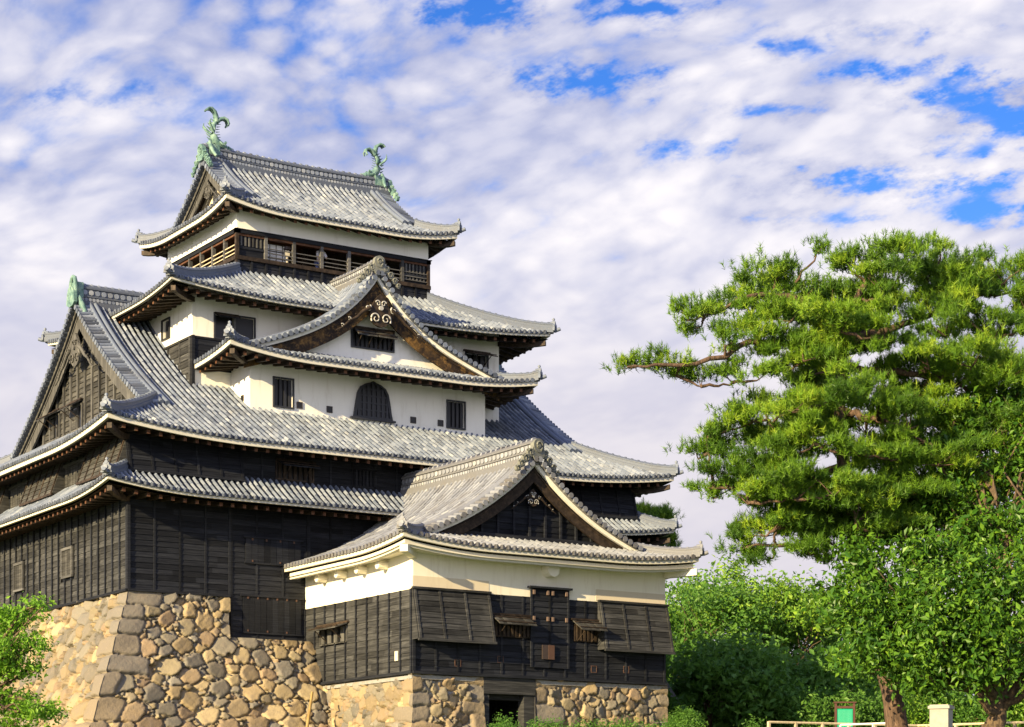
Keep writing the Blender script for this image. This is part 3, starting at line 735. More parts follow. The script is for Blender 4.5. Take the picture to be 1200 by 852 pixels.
def loophole(parent, fr, s, z, r=.13, mat='rust'):
    mb = MB(); fbox(mb, fr, s - r, s + r, -.02, .022, z - r, z + r, 0, .1)
    for a, b, c, d in ((-r - .03, r + .03, r, r + .03), (-r - .03, r + .03, -r - .03, -r), (-r - .03, -r, -r, r), (r, r + .03, -r, r)): fbox(mb, fr, s + a, s + b, -.01, .04, z + c, z + d, 1)
    return mb.build('loophole', ['window_dark', mat], parent)

# ---------------------------------------------------------------- ground
def gz(x, y):
    d = (x - CAM.x) * VX + (y - CAM.y) * VY
    return np.where(d < 80, (d - 80) * .07, 0.) + np.where(d < 0, -d * .05, 0)
def make_ground():
    u = np.concatenate([-np.geomspace(900, 60, 16), np.arange(-55, 56, 5.), np.geomspace(60, 900, 16)])
    v = np.concatenate([[-300, -150, -60], np.arange(-30, 150, 5.), np.geomspace(155, 1800, 18)])
    U, Vv = np.meshgrid(u, v); X = CAM.x + RX * U + VX * Vv; Y = CAM.y + RY * U + VY * Vv
    Z = gz(X, Y) + np.where(np.hypot(X - 10, Y - 5) > 26, .10 * np.sin(X * .31) * np.sin(Y * .27) - .05, -.02)
    nv, nu = U.shape; i = np.arange(nv * nu).reshape(nv, nu)
    mb = MB(); mb.add(np.stack([X, Y, Z], -1), np.stack([i[:-1, :-1], i[:-1, 1:], i[1:, 1:], i[1:, :-1]], -1).reshape(-1, 4), smooth=True)
    g = mb.build('ground', ['lawn']); g['kind'] = 'structure'
    g['label'] = 'grassy castle ground sloping up towards the keep'; g['category'] = 'ground'
make_ground()

# ---------------------------------------------------------------- rubble stone walls
PAL = np.array([(.33, .25, .135), (.28, .215, .125), (.20, .18, .14), (.30, .215, .13), (.30, .25, .155), (.155, .145, .125), (.25, .185, .11), (.38, .30, .17), (.21, .185, .14), (.24, .22, .18)])
def stones(mb, L, H, surf, seed, big=.55, small=.14, corners=(False, False), amp=.17, res=.05, course=.85, keepfn=None):
    """heightfield of fitted boulders on a wall L x H; surf(s, z, out) -> points"""
    r = np.random.default_rng(seed)
    pts, rad_ = [], []
    for R, tries in ((big, int(L * H * 22)), (big * .72, int(L * H * 40)), (big * .45, int(L * H * 70)), (small, int(L * H * 120))):
        for _ in range(tries):
            p = r.random(2) * (L + .6, H + .6) - .3; rr = R * r.uniform(.8, 1.2)
            if pts:
                A = np.array(pts); d = np.hypot((A[:, 0] - p[0]) * .85, A[:, 1] - p[1])
                if (d < (np.array(rad_) + rr) * .86).any(): continue
            pts.append(p); rad_.append(rr)
    A = np.array(pts); Rr = np.array(rad_); n = len(A)
    ns, nz = int(L / res) + 1, int(H / res) + 1
    S, Z = np.meshgrid(np.linspace(0, L, ns), np.linspace(0, H, nz), indexing='ij')
    wx = .025 * np.sin(S * 7.1 + 2 * np.sin(Z * 5.3 + seed)) + .012 * np.sin(Z * 17 + S * 9); wz = .025 * np.sin(Z * 6.3 + 2 * np.sin(S * 4.9)) + .012 * np.sin(S * 19 - Z * 8)
    SP, ZP = (S + wx).ravel(), (Z + wz).ravel()
    f1 = np.full(SP.size, 9.); f2 = np.full(SP.size, 9.); id1 = np.zeros(SP.size, int)
    ang = r.random(n) * math.pi; el = r.uniform(.0, .35, n); px = r.uniform(2., 6., n)
    for k in range(n):
        dx, dz = SP - A[k, 0], ZP - A[k, 1]
        near = (np.abs(dx) < 2.2) & (np.abs(dz) < 2.2); ii = np.nonzero(near)[0]
        dx, dz = dx[ii], dz[ii]; c, s_ = math.cos(ang[k]), math.sin(ang[k])
        a = np.abs(dx * c + dz * s_) * (1 - el[k] * .5); b = np.abs(-dx * s_ + dz * c) * (1 + el[k] * .5)
        d = (a ** px[k] + b ** px[k]) ** (1 / px[k]) - Rr[k]
        m1 = d < f1[ii]; m2 = (~m1) & (d < f2[ii])
        f2[ii] = np.where(m1, f1[ii], np.where(m2, d, f2[ii])); f1[ii] = np.where(m1, d, f1[ii]); id1[ii] = np.where(m1, k, id1[ii])
    e = np.maximum((f2 - f1) / 2 - .010, 0); size = Rr[id1]
    tiltx, tilty = r.normal(0, .34, n), r.normal(0, .30, n); lev = r.normal(0, .06, n)
    x = np.clip(e / np.minimum(size * .38, .10), 0, 1); h = amp * (np.sqrt(1 - (1 - x) ** 2) - .75) * np.clip(size / .4, .45, 1.25)
    h += np.where(x > .05, lev[id1] + tiltx[id1] * (SP - A[id1, 0]) * .6 + tilty[id1] * (ZP - A[id1, 1]) * .6, -.12)
    h += .006 * np.sin(SP * 23 + id1) * np.sin(ZP * 19 + id1 * 2.3) + .004 * np.sin(SP * 51 + id1 * 1.7) * np.sin(ZP * 43 + id1)
    col = PAL[r.integers(0, len(PAL), n)] * r.uniform(.62, 1.12, (n, 1)); col = col[id1]
    # squared quoin blocks in alternating lengths at the corners (the same courses on both faces of a corner)
    S1, Z1 = S.ravel(), Z.ravel()
    for side in (0, 1):
        if not corners[side]: continue
        rq = np.random.default_rng(int(course * 1000) + side * 7); cuts = np.r_[-.2, np.cumsum(rq.uniform(.68, 1.28, 20) * course) - .2]; bl = rq.uniform(.85, 1.9, 20); bl2 = rq.uniform(.75, 1.7, 20); cc = rq.integers(0, 5, 20); out_ = rq.normal(0, .05, 20)
        d = S1 if side == 0 else L - S1
        zz_ = Z1 + .05 * np.sin(d * 2.3 + seed) + .02 * np.sin(d * 7 + Z1)
        row = np.clip(np.searchsorted(cuts, zz_) - 1, 0, 18)
        first = corners[side] != 2
        lens = np.where((row % 2 == 0) == first, bl[row] * 1.0, bl2[row] * .62) * (course / .86) + .07 * np.sin(Z1 * 4.1 + row)
        fz = np.minimum(zz_ - cuts[row], cuts[row + 1] - zz_); dd = lens - d; ee = np.minimum(fz, dd)
        # rounded corners of each block
        ex = np.clip(1 - dd / .30, 0, 1); ez = np.clip(1 - fz / .22, 0, 1); ee = np.minimum(ee, .24 * (1 - np.sqrt(ex ** 2 + ez ** 2)) + .03)
        inside = dd > 0
        xx = np.clip(ee / .15, 0, 1); hq = amp * 1.15 * (np.sqrt(np.maximum(0, 1 - (1 - xx) ** 2)) - .75) + .04 * np.sin(d * 3.1 + row * 2) * np.sin(Z1 * 3.7 + row) + out_[row] + .005 * np.sin(d * 21 + row) * np.sin(Z1 * 17)
        QP = np.array([(.27, .215, .14), (.235, .20, .15), (.31, .24, .15), (.21, .19, .16), (.33, .25, .15)]); cq = QP[cc[row]] * .82
        h = np.where(inside, hq, h); col = np.where(inside[:, None], cq, col)
    V = surf(S1, Z1, h); i = np.arange(ns * nz).reshape(ns, nz)
    q = np.stack([i[:-1, :-1], i[1:, :-1], i[1:, 1:], i[:-1, 1:]], -1).reshape(-1, 4)
    if keepfn is not None: q = q[keepfn(S1[q].mean(1), Z1[q].mean(1))]
    mb.add(V, q, 0, .5, True, col)
def batter(z, top, b): return b * np.clip((top - z) / top, 0, 1.2) ** 1.12
def keep_base():
    t = thing('stone_base', (13, 10, 0), 'tall battered rubble stone base with squared corner blocks under the black keep', 'stone wall')
    mb = MB(); top, b, z0 = 6.42, 2.95, -.2
    def sleft(s, z, o):                                    # s runs from the near corner backwards
        zz = z0 + z; bo = batter(zz, top, b) + o; f = np.clip(1 - s / 3., 0, 1)
        return np.stack([-bo, s - batter(zz, top, b) * (1 - s / 20.) * 1.0 + 0 * f + (s / 20.) * batter(zz, top, b) - o * np.clip(1 - s / .3, 0, 1), zz], -1)
    stones(mb, 20., 6.62, sleft, 3, .36, .08, (1, False), amp=.28, course=.86)
    def sfront(s, z, o):
        zz = z0 + z; bt = batter(zz, top, b); bo = bt + o
        return np.stack([s - bt * np.clip(1 - s / 8.4, 0, 1) - o * np.clip(1 - s / .3, 0, 1), -bo, zz], -1)
    stones(mb, 8.45, 6.62, sfront, 4, .36, .08, (2, False), amp=.20, course=.86, keepfn=lambda s, z: (s < 4.70) | (z < 4.78))
    # top ledges, the step beside the lower boards, and the rest of the base
    mb.add(np.array([[-.05, -.12, 6.40], [4.70, -.12, 6.40], [4.70, .5, 6.40], [-.05, .5, 6.40], [-.15, .0, 6.40], [.5, 0, 6.4], [.5, 20, 6.40], [-.15, 20, 6.4]]), np.array([[0, 1, 2, 3], [4, 5, 6, 7]]), 0, .5, False, np.full((8, 3), .3))
    box(mb, 4.70, 8.4, -.55, .4, 3.6, 4.54, 0)
    box(mb, 4.4, 4.66, -.02, .4, 4.3, 6.36, 0)
    box(mb, .3, 25.8, .3, 19.7, -.2, 6.3, 0)
    q = np.array([[8.4, -2.95, -.2], [29.0, -2.95, -.2], [26.1, 0, 6.42], [8.4, 0, 6.42], [29.0, 22.95, -.2], [26.1, 20, 6.42], [-2.9, 22.95, -.2], [0, 20, 6.42]])
    mb.add(q, np.array([[0, 1, 2, 3], [1, 4, 5, 2], [4, 6, 7, 5]]), 0, .5, False, np.full((8, 3), .3))
    mb.build('boulder_facing', ['rubble_stone'], t, stone=True)
keep_base()

# ---------------------------------------------------------------- the keep
keep = thing('castle_keep', (13.03, 10, 4.7), 'five-tiered black and white castle keep with curved tiled roofs on a tall stone base', 'castle')
W0, W1, WD = 0., 26.07, 20.
fF, fL = FRONT(0), LEFT(0)
# storeys 1 and 2: black boards
s1 = MB()
box(s1, .05, W1 - .05, .05, WD - .05, 6.3, 13.1, 0, .2); box(s1, 4.72, 8.6, .02, .5, 4.5, 6.4, 0, .2)
H1 = [(5.42, 8.1, 7.9, 9.05), (5.3, 8.12, 4.85, 6.5)]
boards(s1, fF, 0, 4.72, 6.42, 10.45, bat=1.12, holes=H1)
boards(s1, fF, 4.72, 8.5, 4.66, 10.45, bat=1.12, holes=H1); boards(s1, fF, 8.5, W1, 6.42, 10.45, bat=1.12)
fbox(s1, fF, -.02, 4.7, .0, .13, 6.36, 6.46, 0, .7); fbox(s1, fF, 4.72, 8.4, .0, .12, 4.58, 4.68, 0, .7); fbox(s1, fF, -.07, .07, -.07, .10, 6.42, 10.5, 0, .8)
st1 = s1.build('storey_wall', ['black_board'], keep)
s1l = MB(); HL = [(6.1, 7.76, 7.55, 8.95), (12.42, 13.9, 7.5, 8.95)]
boards(s1l, fL, 0, WD, 6.42, 10.6, bat=.80, holes=HL, h=.26, lap=.03, m=0, bat_o=.085, batm=1)
fbox(s1l, fL, -.05, WD, .0, .14, 6.34, 6.45, 1)
s1l.build('storey_wall', ['grey_board', 'black_board'], keep)
for fr_, z0_, z1_ in ((RIGHT(W1), 6.42, 10.6), (RIGHT(W1), 11.5, 13.0), (BACK(WD), 6.42, 10.6), (BACK(WD), 11.5, 13.0)):
    mb = MB(); boards(mb, fr_, 0, WD if fr_.ey else W1, z0_, z1_, bat=1.1); mb.build('storey_wall', ['black_board'], keep)
hatch(st1, fF, 5.42, 8.1, 7.95, 9.0); hatch(st1, fF, 5.3, 8.12, 4.9, 6.45, hinges=6)
for y in (6.3, 12.6):
    mb = MB(); fbox(mb, fL, y, y + 1.15, .02, .05, 7.7, 8.85, 0, .6)
    for k in range(4): fbox(mb, fL, y + k * .29 + .01, y + (k + 1) * .29 - .01, .05, .07, 7.7, 8.85, 0)
    for a, b_, c, d in ((-.08, 1.23, 8.85, 8.97), (-.08, 1.23, 7.6, 7.7), (-.08, 0, 7.7, 8.85), (1.15, 1.23, 7.7, 8.85)): fbox(mb, fL, y + a, y + b_, .02, .12, c, d, 1)
    mb.build('shutter', ['brown_board', 'grey_timber'], st1)
s2 = MB()
H2 = [(6.95, 8.7, 11.72, 12.48)]
boards(s2, fF, 5.1, 22.0, 11.5, 13.0, bat=1.12, holes=H2, out=.02)
st2 = s2.build('storey_wall', ['black_board'], keep)
window(st2, fF, 6.95, 8.7, 11.74, 12.44, bars=7, frame='dark_timber'); awning(st2, fF, 6.95, 8.75, 12.5, .30, .75, 'black_board', 6)
window(st2, fF, 10.8, 11.9, 11.75, 12.45, bars=6, frame='black_board', fw=.05)
window(st2, fF, 14.0, 15.4, 11.75, 12.45, bars=7, frame='dark_timber')
ishi(st2, fF, -.12, 5.15, 11.42, 13.0, .42, 'black_board', 1.05, 'black_board')
ishi(st2, fF, 22.0, W1 + .12, 11.42, 13.0, .42, 'black_board', 1.0, 'black_board')
s2l = MB(); H2L = [(4.3, 7.2, 11.5, 12.6), (11.5, 14.4, 11.5, 12.6)]
boards(s2l, fL, 4.2, WD, 11.4, 13.1, bat=.8, holes=H2L, batm=1); s2l.build('storey_wall', ['grey_board', 'black_board'], keep)
ishi(st2, fL, -.12, 4.2, 11.4, 13.0, .55, 'brown_board', .82, 'dark_timber'); ishi(st2, fL, 7.35, 11.4, 11.4, 13.0, .55, 'brown_board', .82, 'dark_timber'); ishi(st2, fL, 14.6, 18.6, 11.4, 13.0, .55, 'brown_board', .82, 'dark_timber')
for y in (4.3, 11.5):
    mb = MB(); fbox(mb, fL, y, y + 2.9, -.02, .03, 11.4, 12.6, 0, .3)
    for k in range(9): fbox(mb, fL, y + k * .32 + .02, y + k * .32 + .30, .03, .05, 11.4, 12.55, 0)
    fbox(mb, fL, y - .05, y + 2.95, .02, .12, 12.55, 12.68, 0, .7); mb.build('shutter', ['brown_board'], st2)

# tier 1 and tier 2 roofs
o = 1.55
t1 = skirt_roof(keep, -o, W1 + o, -o, WD + o, o, o, 10.47, lambda t: 1.02 * t + .08 * t * t, lift_fn(.42, 3.2), o, sof=.14, tip=.95)
def irimoya(parent, x0, x1, y0, y1, axis, G, profd, zE, lift_h, lift_c, over, depth, ends=(True, True), mat='roof_tile', sof=.3, plaster=False, steps=1, warp=None, skip=None, thick=.2, tip=1.):
    """hip-and-gable roof; axis of the ridge 'X' or 'Y'; ends = which gable ends exist"""
    R = Roof(); D = ((y1 - y0) if axis == 'X' else (x1 - x0)) / 2
    prof = lambda t: profd(t * G)
    sides = rect_sides(x0, x1, y0, y1)
    longs = ('front', 'back') if axis == 'X' else ('left', 'right'); gs = ('left', 'right') if axis == 'X' else ('front', 'back')
    for k, (A, e, n, L) in sides.items():
        e0 = e1 = True
        if axis == 'Y': e0, e1 = {'left': (ends[1], ends[0]), 'right': (ends[0], ends[1])}.get(k, (True, True))
        lf = lambda s, t, L, Wa, e0=e0, e1=e1: lift_h * ((np.maximum(0, 1 - s / Wa / lift_c) ** 2 if e0 else 0) + (np.maximum(0, 1 - (L - s) / Wa / lift_c) ** 2 if e1 else 0)) * np.maximum(0, 1 - t)
        if k in longs:
            rm = lambda s, L=L, e0=e0, e1=e1: (s >= G or not e0) and (s <= L - G or not e1)
            slope(R, A, e, n, L, G, G, zE, prof, lf, D / G, rm, skip if k == longs[0] else None)
        else:
            if not ends[gs.index(k)]: continue
            slope(R, A, e, n, L, G, G, zE, prof, lf, (G + depth) / G)
        eave(R, A, e, n, L, G, G, zE, lf, over, sof, plaster=plaster, steps=steps, thick=thick)
    lzc = lift_h
    for cx in (0, 1):
        for cy in (0, 1):
            if not ends[cx if axis == 'X' else cy] or plaster: continue
            hipbeam(R, ((x0, x1)[cx], (y0, y1)[cy]), ((1, 0), (-1, 0))[cx], ((0, 1), (0, -1))[cy], over, zE, lzc, sof)
    t = finish_roof(R, parent, mat, warp=warp)
    for cx in (0, 1):
        for cy in (0, 1):
            if not ends[cx if axis == 'X' else cy]: continue
            zf = lambda s, tt: zE + prof(tt) + lift_h * np.maximum(0, 1 - s / G / lift_c) ** 2 * np.maximum(0, 1 - tt)
            hip_ridge(t, hip_path(x0, x1, y0, y1, cx, cy, G, G, zf, 1.12), ((-1, 1)[cx], (-1, 1)[cy]), mat, s=tip)
    return t, D, prof
profM = lambda d: .55 * d + 1.5 * (np.maximum(d, 0) / 11.55) ** 3
o = 1.55; G2 = 3.2
t2, D2, _ = irimoya(keep, -o, W1 + o, -o, WD + o, 'X', G2, profM, 12.95, .55, 2.2, 1.55, .8, sof=.22)
for sx, xx in ((-1, -o + G2), (1, W1 + o - G2)):
    gp = MB()
    P, zt = gable(keep, t2, (xx, 10.), (sx, 0), (0, 1), D2, 12.95, profM, 0, .8, 3.0, None, None, 'roof_tile', barge_w=.6, edge='brown_timber', barge_mat='brown_timber')
    P1 = P; P = lambda a, o, z, P1=P1: P1(a, np.asarray(o) + .36, z)
    # boarded gable wall
    a = np.linspace(-(D2 - 3.6), D2 - 3.6, 41)
    V = np.concatenate([P(a, -.8, np.full(41, 14.4)), P(a, -.8, zt(a) - .1)]); gp.add(V, np.array([[i, i + 1, i + 42, i + 41] for i in range(40)]), 0, .2)
    zz = 14.75
    while zz < 20.2:
        hw = np.interp(zz, zt(np.linspace(D2 - 2, 0, 60)) - .5, np.linspace(D2 - 2, 0, 60))
        if hw > .3:
            x = -hw
            while x < hw:
                y = min(hw, x + random.uniform(1.2, 3)); tn = random.random()
                gp.add(np.array([P(x, -.74, zz), P(y, -.74, zz), P(y, -.785, zz + .25), P(x, -.785, zz + .25)]), np.array([[0, 1, 2, 3]]), 0, tn); x = y
        zz += .25
    for q in np.arange(-6.3, 6.4, .9):
        zb = zt(q) - .5
        if zb > 15: V = P([q - .06, q + .06, q + .06, q - .06] * 2, [-.78, -.78, -.66, -.66] * 2, [14.7] * 4 + [zb] * 4); gp.add(V, BOXF, 1, random.random())
    V = P([-7.5, 7.5, 7.5, -7.5] * 2, [-.8, -.8, -.55, -.55] * 2, [14.62] * 4 + [14.78] * 4); gp.add(V, BOXF, 1, .7)
    gw = gp.build('gable_wall', ['brown_board', 'brown_timber'], keep)
    if sx < 0:
        fg = LEFT(xx + .44 - .06, 0)
        for y in (10.4, 13.3):
            window(gw, fg, y, y + 1.25, 15.15, 16.2, bars=0, frame='brown_timber'); awning(gw, fg, y, y + 1.3, 16.4, .40, .75, 'grey_board', 5)
            mb = MB(); fbox(mb, fg, y + .68, y + 1.22, .02, .06, 15.2, 16.1, 0); mb.build('shutter', ['brown_board'], gw)
    pd = pendant(gw, (xx + sx * .04, 10, 18.55), (sx, 0), (0, 1), 1.15, False, 'brown_timber')
zr = 12.95 + float(profM(np.array(D2)))
# main ridge of tier 2, broken by the tower
for a, b in (((-o + G2 - .2, 10, zr), (4.9, 10, zr)), ((W1 + o - G2 + .2, 10, zr), (21.2, 10, zr))):
    ridge_beam(t2, a, b, .95, .26, 'roof_tile', ends=(False, False), sag=.0)
for sx, xx in ((-1, -o + G2 - .22), (1, W1 + o - G2 + .22)):
    mb = MB(); z0 = zr + .15                              # green copper ridge end: open yoke over a hanging plate
    c = np.array([xx, 10, z0]); Lt = np.array([0, 1, 0.]); G_ = np.array([sx, 0, 0.]); Zu = np.array([0, 0, 1.])
    tube(mb, [c + Lt * -.30 + Zu * .1, c + Lt * -.28 + Zu * .75, c + Lt * -.16 + Zu * 1.0, c + Zu * 1.06, c + Lt * .16 + Zu * 1.0, c + Lt * .28 + Zu * .75, c + Lt * .30 + Zu * .1], [.12, .11, .10, .10, .10, .11, .12], 8, 0)
    extrude(mb, [c + Lt * a + Zu * b_ for a, b_ in ((-.5, -.2), (-.42, .3), (-.25, .55), (.25, .55), (.42, .3), (.5, -.2), (.2, -.35), (-.2, -.35))], G_, .16, 0)
    box(mb, xx - .20 + (.2 if sx < 0 else -.2), xx + .20 + (.2 if sx < 0 else -.2), 9.74, 10.26, z0 + .1, z0 + .80, 0)
    for sg in (-1, 1):
        tube(mb, [c + Lt * sg * .30 + Zu * .1 - G_ * .15, c + Lt * sg * .50 + Zu * -.35 - G_ * .25, c + Lt * sg * .72 + Zu * -.75 - G_ * .3], [.12, .15, .12], 8, 0)
    mb.build('ridge_end_ornament', ['copper_patina'], t2)

# storeys 3 and 4: the white tower
tw = MB(); tX0, tX1, tY0, tY1 = 4.85, 21.2, 4.25, 15.75
f4, l4 = FRONT(tY0), LEFT(tX0)
h4 = [(5.96, 7.9, 18.62, 19.7), (19.3, 20.5, 19.0, 19.55)]; h4l = [(6.75, 7.55, 19.02, 19.85)]
wallface(tw, f4, tX0, tX1, 15.2, 20.9, h4); wallface(tw, l4, tY0, tY1, 18.55, 20.9, h4l); wallface(tw, l4, tY0, tY1, 15.2, 18.55, ())
wallface(tw, RIGHT(tX1), tY0, tY1, 15.2, 20.9); wallface(tw, BACK(tY1), tX0, tX1, 15.2, 20.9)
st4 = tw.build('storey_wall', ['white_plaster'], keep)
window(st4, f4, 5.96, 7.9, 18.62, 19.7, rec=.2, bars=0)
mb = MB(); fbox(mb, f4, 7.0, 7.9, -.12, -.04, 18.64, 19.68, 0, .3); fbox(mb, f4, 6.88, 6.98, -.16, .05, 18.64, 19.68, 1, .9); mb.build('shutter', ['lattice', 'grey_timber'], st4)
awning(st4, f4, 5.98, 7.0, 19.66, .16, .5, 'black_board', 4, False)
window(st4, f4, 19.3, 20.5, 19.0, 19.55, rec=.2, bars=3); awning(st4, f4, 19.2, 20.55, 19.6, .26, .95, 'dark_timber', 5)
window(st4, l4, 6.75, 7.55, 19.02, 19.85, rec=.2, bars=2)
mb = MB(); boards(mb, f4, tX0, 10.6, 17.1, 18.5, bat=0, out=.03, h=.3, lap=.02); fbox(mb, f4, tX0 - .06, tX0 + .08, -.05, .10, 15.4, 18.6, 0, .5); fbox(mb, f4, tX0, 10.6, 0, .08, 18.48, 18.58, 0, .3)
mb.build('dado_boards', ['black_board'], st4)
mb = MB(); boards(mb, l4, tY0, tY1, 15.4, 18.5, bat=1.25, out=.03, h=.3); fbox(mb, l4, tY0 - .02, tY0 + .12, .03, .14, 15.4, 18.55, 0, .8); fbox(mb, l4, tY0, tY1, 0, .10, 18.48, 18.58, 0, .3); mb.build('dado_boards', ['grey_board'], st4)
# front and back gabled bays
profB = lambda d: .335 * d + 2.0 * (np.maximum(d, 0) / 8.05) ** 4.5
bX0, bX1, bO, zB = 6.75, 19.15, 1.85, 17.30
for sgn, by in ((-1, 2.25), (1, 17.75)):
    fr = FRONT(by) if sgn < 0 else BACK(by)
    hb = [(7.94, 8.86, 15.42, 16.66), (17.05, 17.97, 15.40, 16.62)] if sgn < 0 else []
    mb = MB(); wallface(mb, fr, bX0, bX1, 14.2, 17.75, hb)
    y_in = tY0 if sgn < 0 else tY1
    ya, yb = min(by, y_in), max(by, y_in)
    wallface(mb, LEFT(bX0), ya, yb, 14.2, 17.75); wallface(mb, RIGHT(bX1), ya, yb, 14.2, 17.75)
    bw = mb.build('bay_wall', ['white_plaster'], keep)
    y0, y1 = (by - bO, 6.6) if sgn < 0 else (13.4, by + bO)
    ends = (True, False) if sgn < 0 else (False, True)
    tb, DB, _ = irimoya(keep, bX0 - bO, bX1 + bO, y0, y1, 'Y', 1.3, profB, zB, .42, 3.4, bO, .7, ends=ends, sof=.18)
    yv = by - bO + 1.3 if sgn < 0 else by + bO - 1.3
    P, zt = gable(keep, tb, (12.95, yv), (0, sgn), (1, 0), DB, zB, profB, 0, .6, 1.35, None, None, 'roof_tile', barge_w=.62)
    gp = MB(); a = np.linspace(-6.9, 6.9, 61)
    hg = (11.95, 14.1, 18.62, 19.42)
    # gable wall in columns, leaving the window open
    xs = sorted({*a, hg[0] - 12.95, hg[1] - 12.95})
    for p_, q_ in zip(xs[:-1], xs[1:]):
        zt0, zt1 = float(zt(p_)) - .12, float(zt(q_)) - .12
        if hg[0] - 12.95 - 1e-6 <= p_ < hg[1] - 12.95 - 1e-6 and sgn < 0:
            gp.poly(P([p_, q_, q_, p_], [-.6] * 4, [17.5, 17.5, hg[2], hg[2]])); gp.poly(P([p_, q_, q_, p_], [-.6] * 4, [hg[3], hg[3], zt1, zt0]))
        else: gp.poly(P([p_, q_, q_, p_], [-.6] * 4, [17.5, 17.5, zt1, zt0]))
    gw = gp.build('gable_wall', ['white_plaster'], keep)
    zrb = zB + float(profB(np.array(DB)))
    ridge_beam(tb, (12.95, yv + sgn * .12, zrb - .02), (12.95, 6.3 if sgn < 0 else 13.7, zrb - .05), .62, .24, 'pale_roof_tile', ends=(True, False), sag=.06, s_end=1.02, end_mat='mossy_tile')
    if sgn > 0: continue
    window(bw, fr, 7.94, 8.86, 15.42, 16.66, rec=.14, bars=4); window(bw, fr, 17.05, 17.97, 15.40, 16.62, rec=.14, bars=4)
    for x, z in ((9.22, 15.57), (10.75, 15.54), (15.17, 15.52), (16.66, 15.53)): loophole(bw, fr, x, z, .12, 'iron')
    loophole(bw, LEFT(bX0), 3.0, 15.75, .10, 'iron')
    # bell-shaped window
    half = [(1.04, 15.33), (.98, 15.6), (.90, 16.1), (.82, 16.5), (.66, 16.78), (.40, 16.93), (.16, 17.0), (0, 17.08)]
    outl = [(12.98 + x, z) for x, z in half] + [(12.98 - x, z) for x, z in half[-2::-1]]
    mb = MB(); extrude(mb, fr.p([q[0] for q in outl], [.03] * len(outl), [q[1] for q in outl]), (0, sgn, 0), .03, 1, .4)
    inn = [(12.98 + (x - 12.98) * .86, 15.42 + (z - 15.33) * .90) for x, z in outl]
    for i in range(len(outl)):
        j = (i + 1) % len(outl); a4 = [outl[i], outl[j], inn[j], inn[i]]
        extrude(mb, fr.p([q[0] for q in a4], [.05] * 4, [q[1] for q in a4]), (0, sgn, 0), .09, 0, .3)
    for x in np.arange(-.75, .76, .25):
        ztop = np.interp(abs(x), [0, .14, .35, .57, .72, .80, .88], [16.98, 16.93, 16.86, 16.70, 16.45, 16.1, 15.5]); fbox(mb, fr, 12.98 + x - .055, 12.98 + x + .055, .06, .11, 15.40, ztop, 2, .5)
    for z in (15.72, 16.05, 16.38, 16.68):
        hw = np.interp(z, [15.4, 16.1, 16.5, 16.75, 16.95], [.86, .78, .70, .55, .15]); fbox(mb, fr, 12.98 - hw, 12.98 + hw, .07, .10, z - .035, z + .035, 2, .5)
    fbox(mb, fr, 11.80, 14.16, .03, .16, 15.25, 15.34, 0, .6); mb.build('bell_window', ['lattice', 'window_dark', 'lattice'], bw)
    fg = FRONT(yv + .6)
    window(gw, fg, hg[0], hg[1], hg[2], hg[3], rec=.2, bars=9, frame='lattice')
    for q in (hg[0] + .02, hg[0] + 1.10): awning(gw, fg, q, q + 1.02, hg[3] + .02, .40, .62, 'brown_board', 5)
    pendant(gw, (12.98, yv - .16, 20.12), (0, -1), (1, 0), 1.12, True)

# storey 4 roof
t4 = skirt_roof(keep, tX0 - 1.85, tX1 + 1.85, tY0 - 1.85, tY1 + 1.85, 4.9, 3.6, 20.25, lambda t: 1.75 * t + .3 * t * t, lift_fn(.38, 1.3), 1.87, sof=.22)
# ---------------------------------------------------------------- storey 5: open lookout with railings
L0, L1, K0, K1 = 7.89, 18.2, 6.0, 14.0
f5, l5, r5, b5 = FRONT(K0), LEFT(L0), RIGHT(L1), BACK(K1)
mb = MB()
for fr, a, b in ((f5, L0, L1), (l5, K0, K1), (r5, K0, K1), (b5, L0, L1)):
    wallface(mb, fr, a, b, 24.28, 25.5)
    mb.poly(fr.p([a, b, b, a], [0, 0, -.2, -.2], [24.28] * 4))
st5 = mb.build('storey_wall', ['white_plaster'], keep)
mb = MB()                                                    # timber dado, deck edge, head beam, floor, ceiling and inner room
for fr, a, b in ((f5, L0, L1), (l5, K0, K1), (r5, K0, K1), (b5, L0, L1)):
    boards(mb, fr, a, b, 21.9, 22.86, bat=.74, h=.24, out=-.02, batw=.05, bat_o=.09)
    fbox(mb, fr, a - .06, b + .06, -.10, .12, 22.86, 23.04, 3, .3)
    fbox(mb, fr, a - .10, b + .10, -.14, .10, 24.10, 24.27, 0, .3); fbox(mb, fr, a - .16, b + .10, .0, .13, 24.26, 24.295, 0, .4)
    fbox(mb, fr, a, b, -.12, .03, 24.0, 24.10, 2, .4)
box(mb, L0 + .1, L1 - .1, K0 + .1, K1 - .1, 22.80, 22.98, 2, .3); box(mb, L0 + .1, L1 - .1, K0 + .1, K1 - .1, 24.3, 24.4, 2, .1)
for x in (9.4, 12.2, 13.9, 16.7):
    for y in (7.6, 12.4): box(mb, x - .13, x + .13, y - .13, y + .13, 22.98, 24.3, 3, .5)
box(mb, 11.4, 14.7, 9.6, 10.4, 22.98, 24.3, 3, .2)
lk = mb.build('lookout_timber', ['black_board', 'grey_timber', 'red_timber', 'dark_timber'], keep)
def railing(fr, a, b, mat):
    mb = MB()
    for z in (23.20, 23.38, 23.58): fbox(mb, fr, a, b, -.03, .03, z - .021, z + .021, 0, .6)
    n = max(1, int((b - a) / 1.1))
    for i in range(1, n): fbox(mb, fr, a + (b - a) * i / n - .03, a + (b - a) * i / n + .03, -.025, .025, 23.04, 23.58, 0, .5)
    return mb.build('railing', [mat], lk)
nb = 7; bw5 = (L1 - L0) / nb
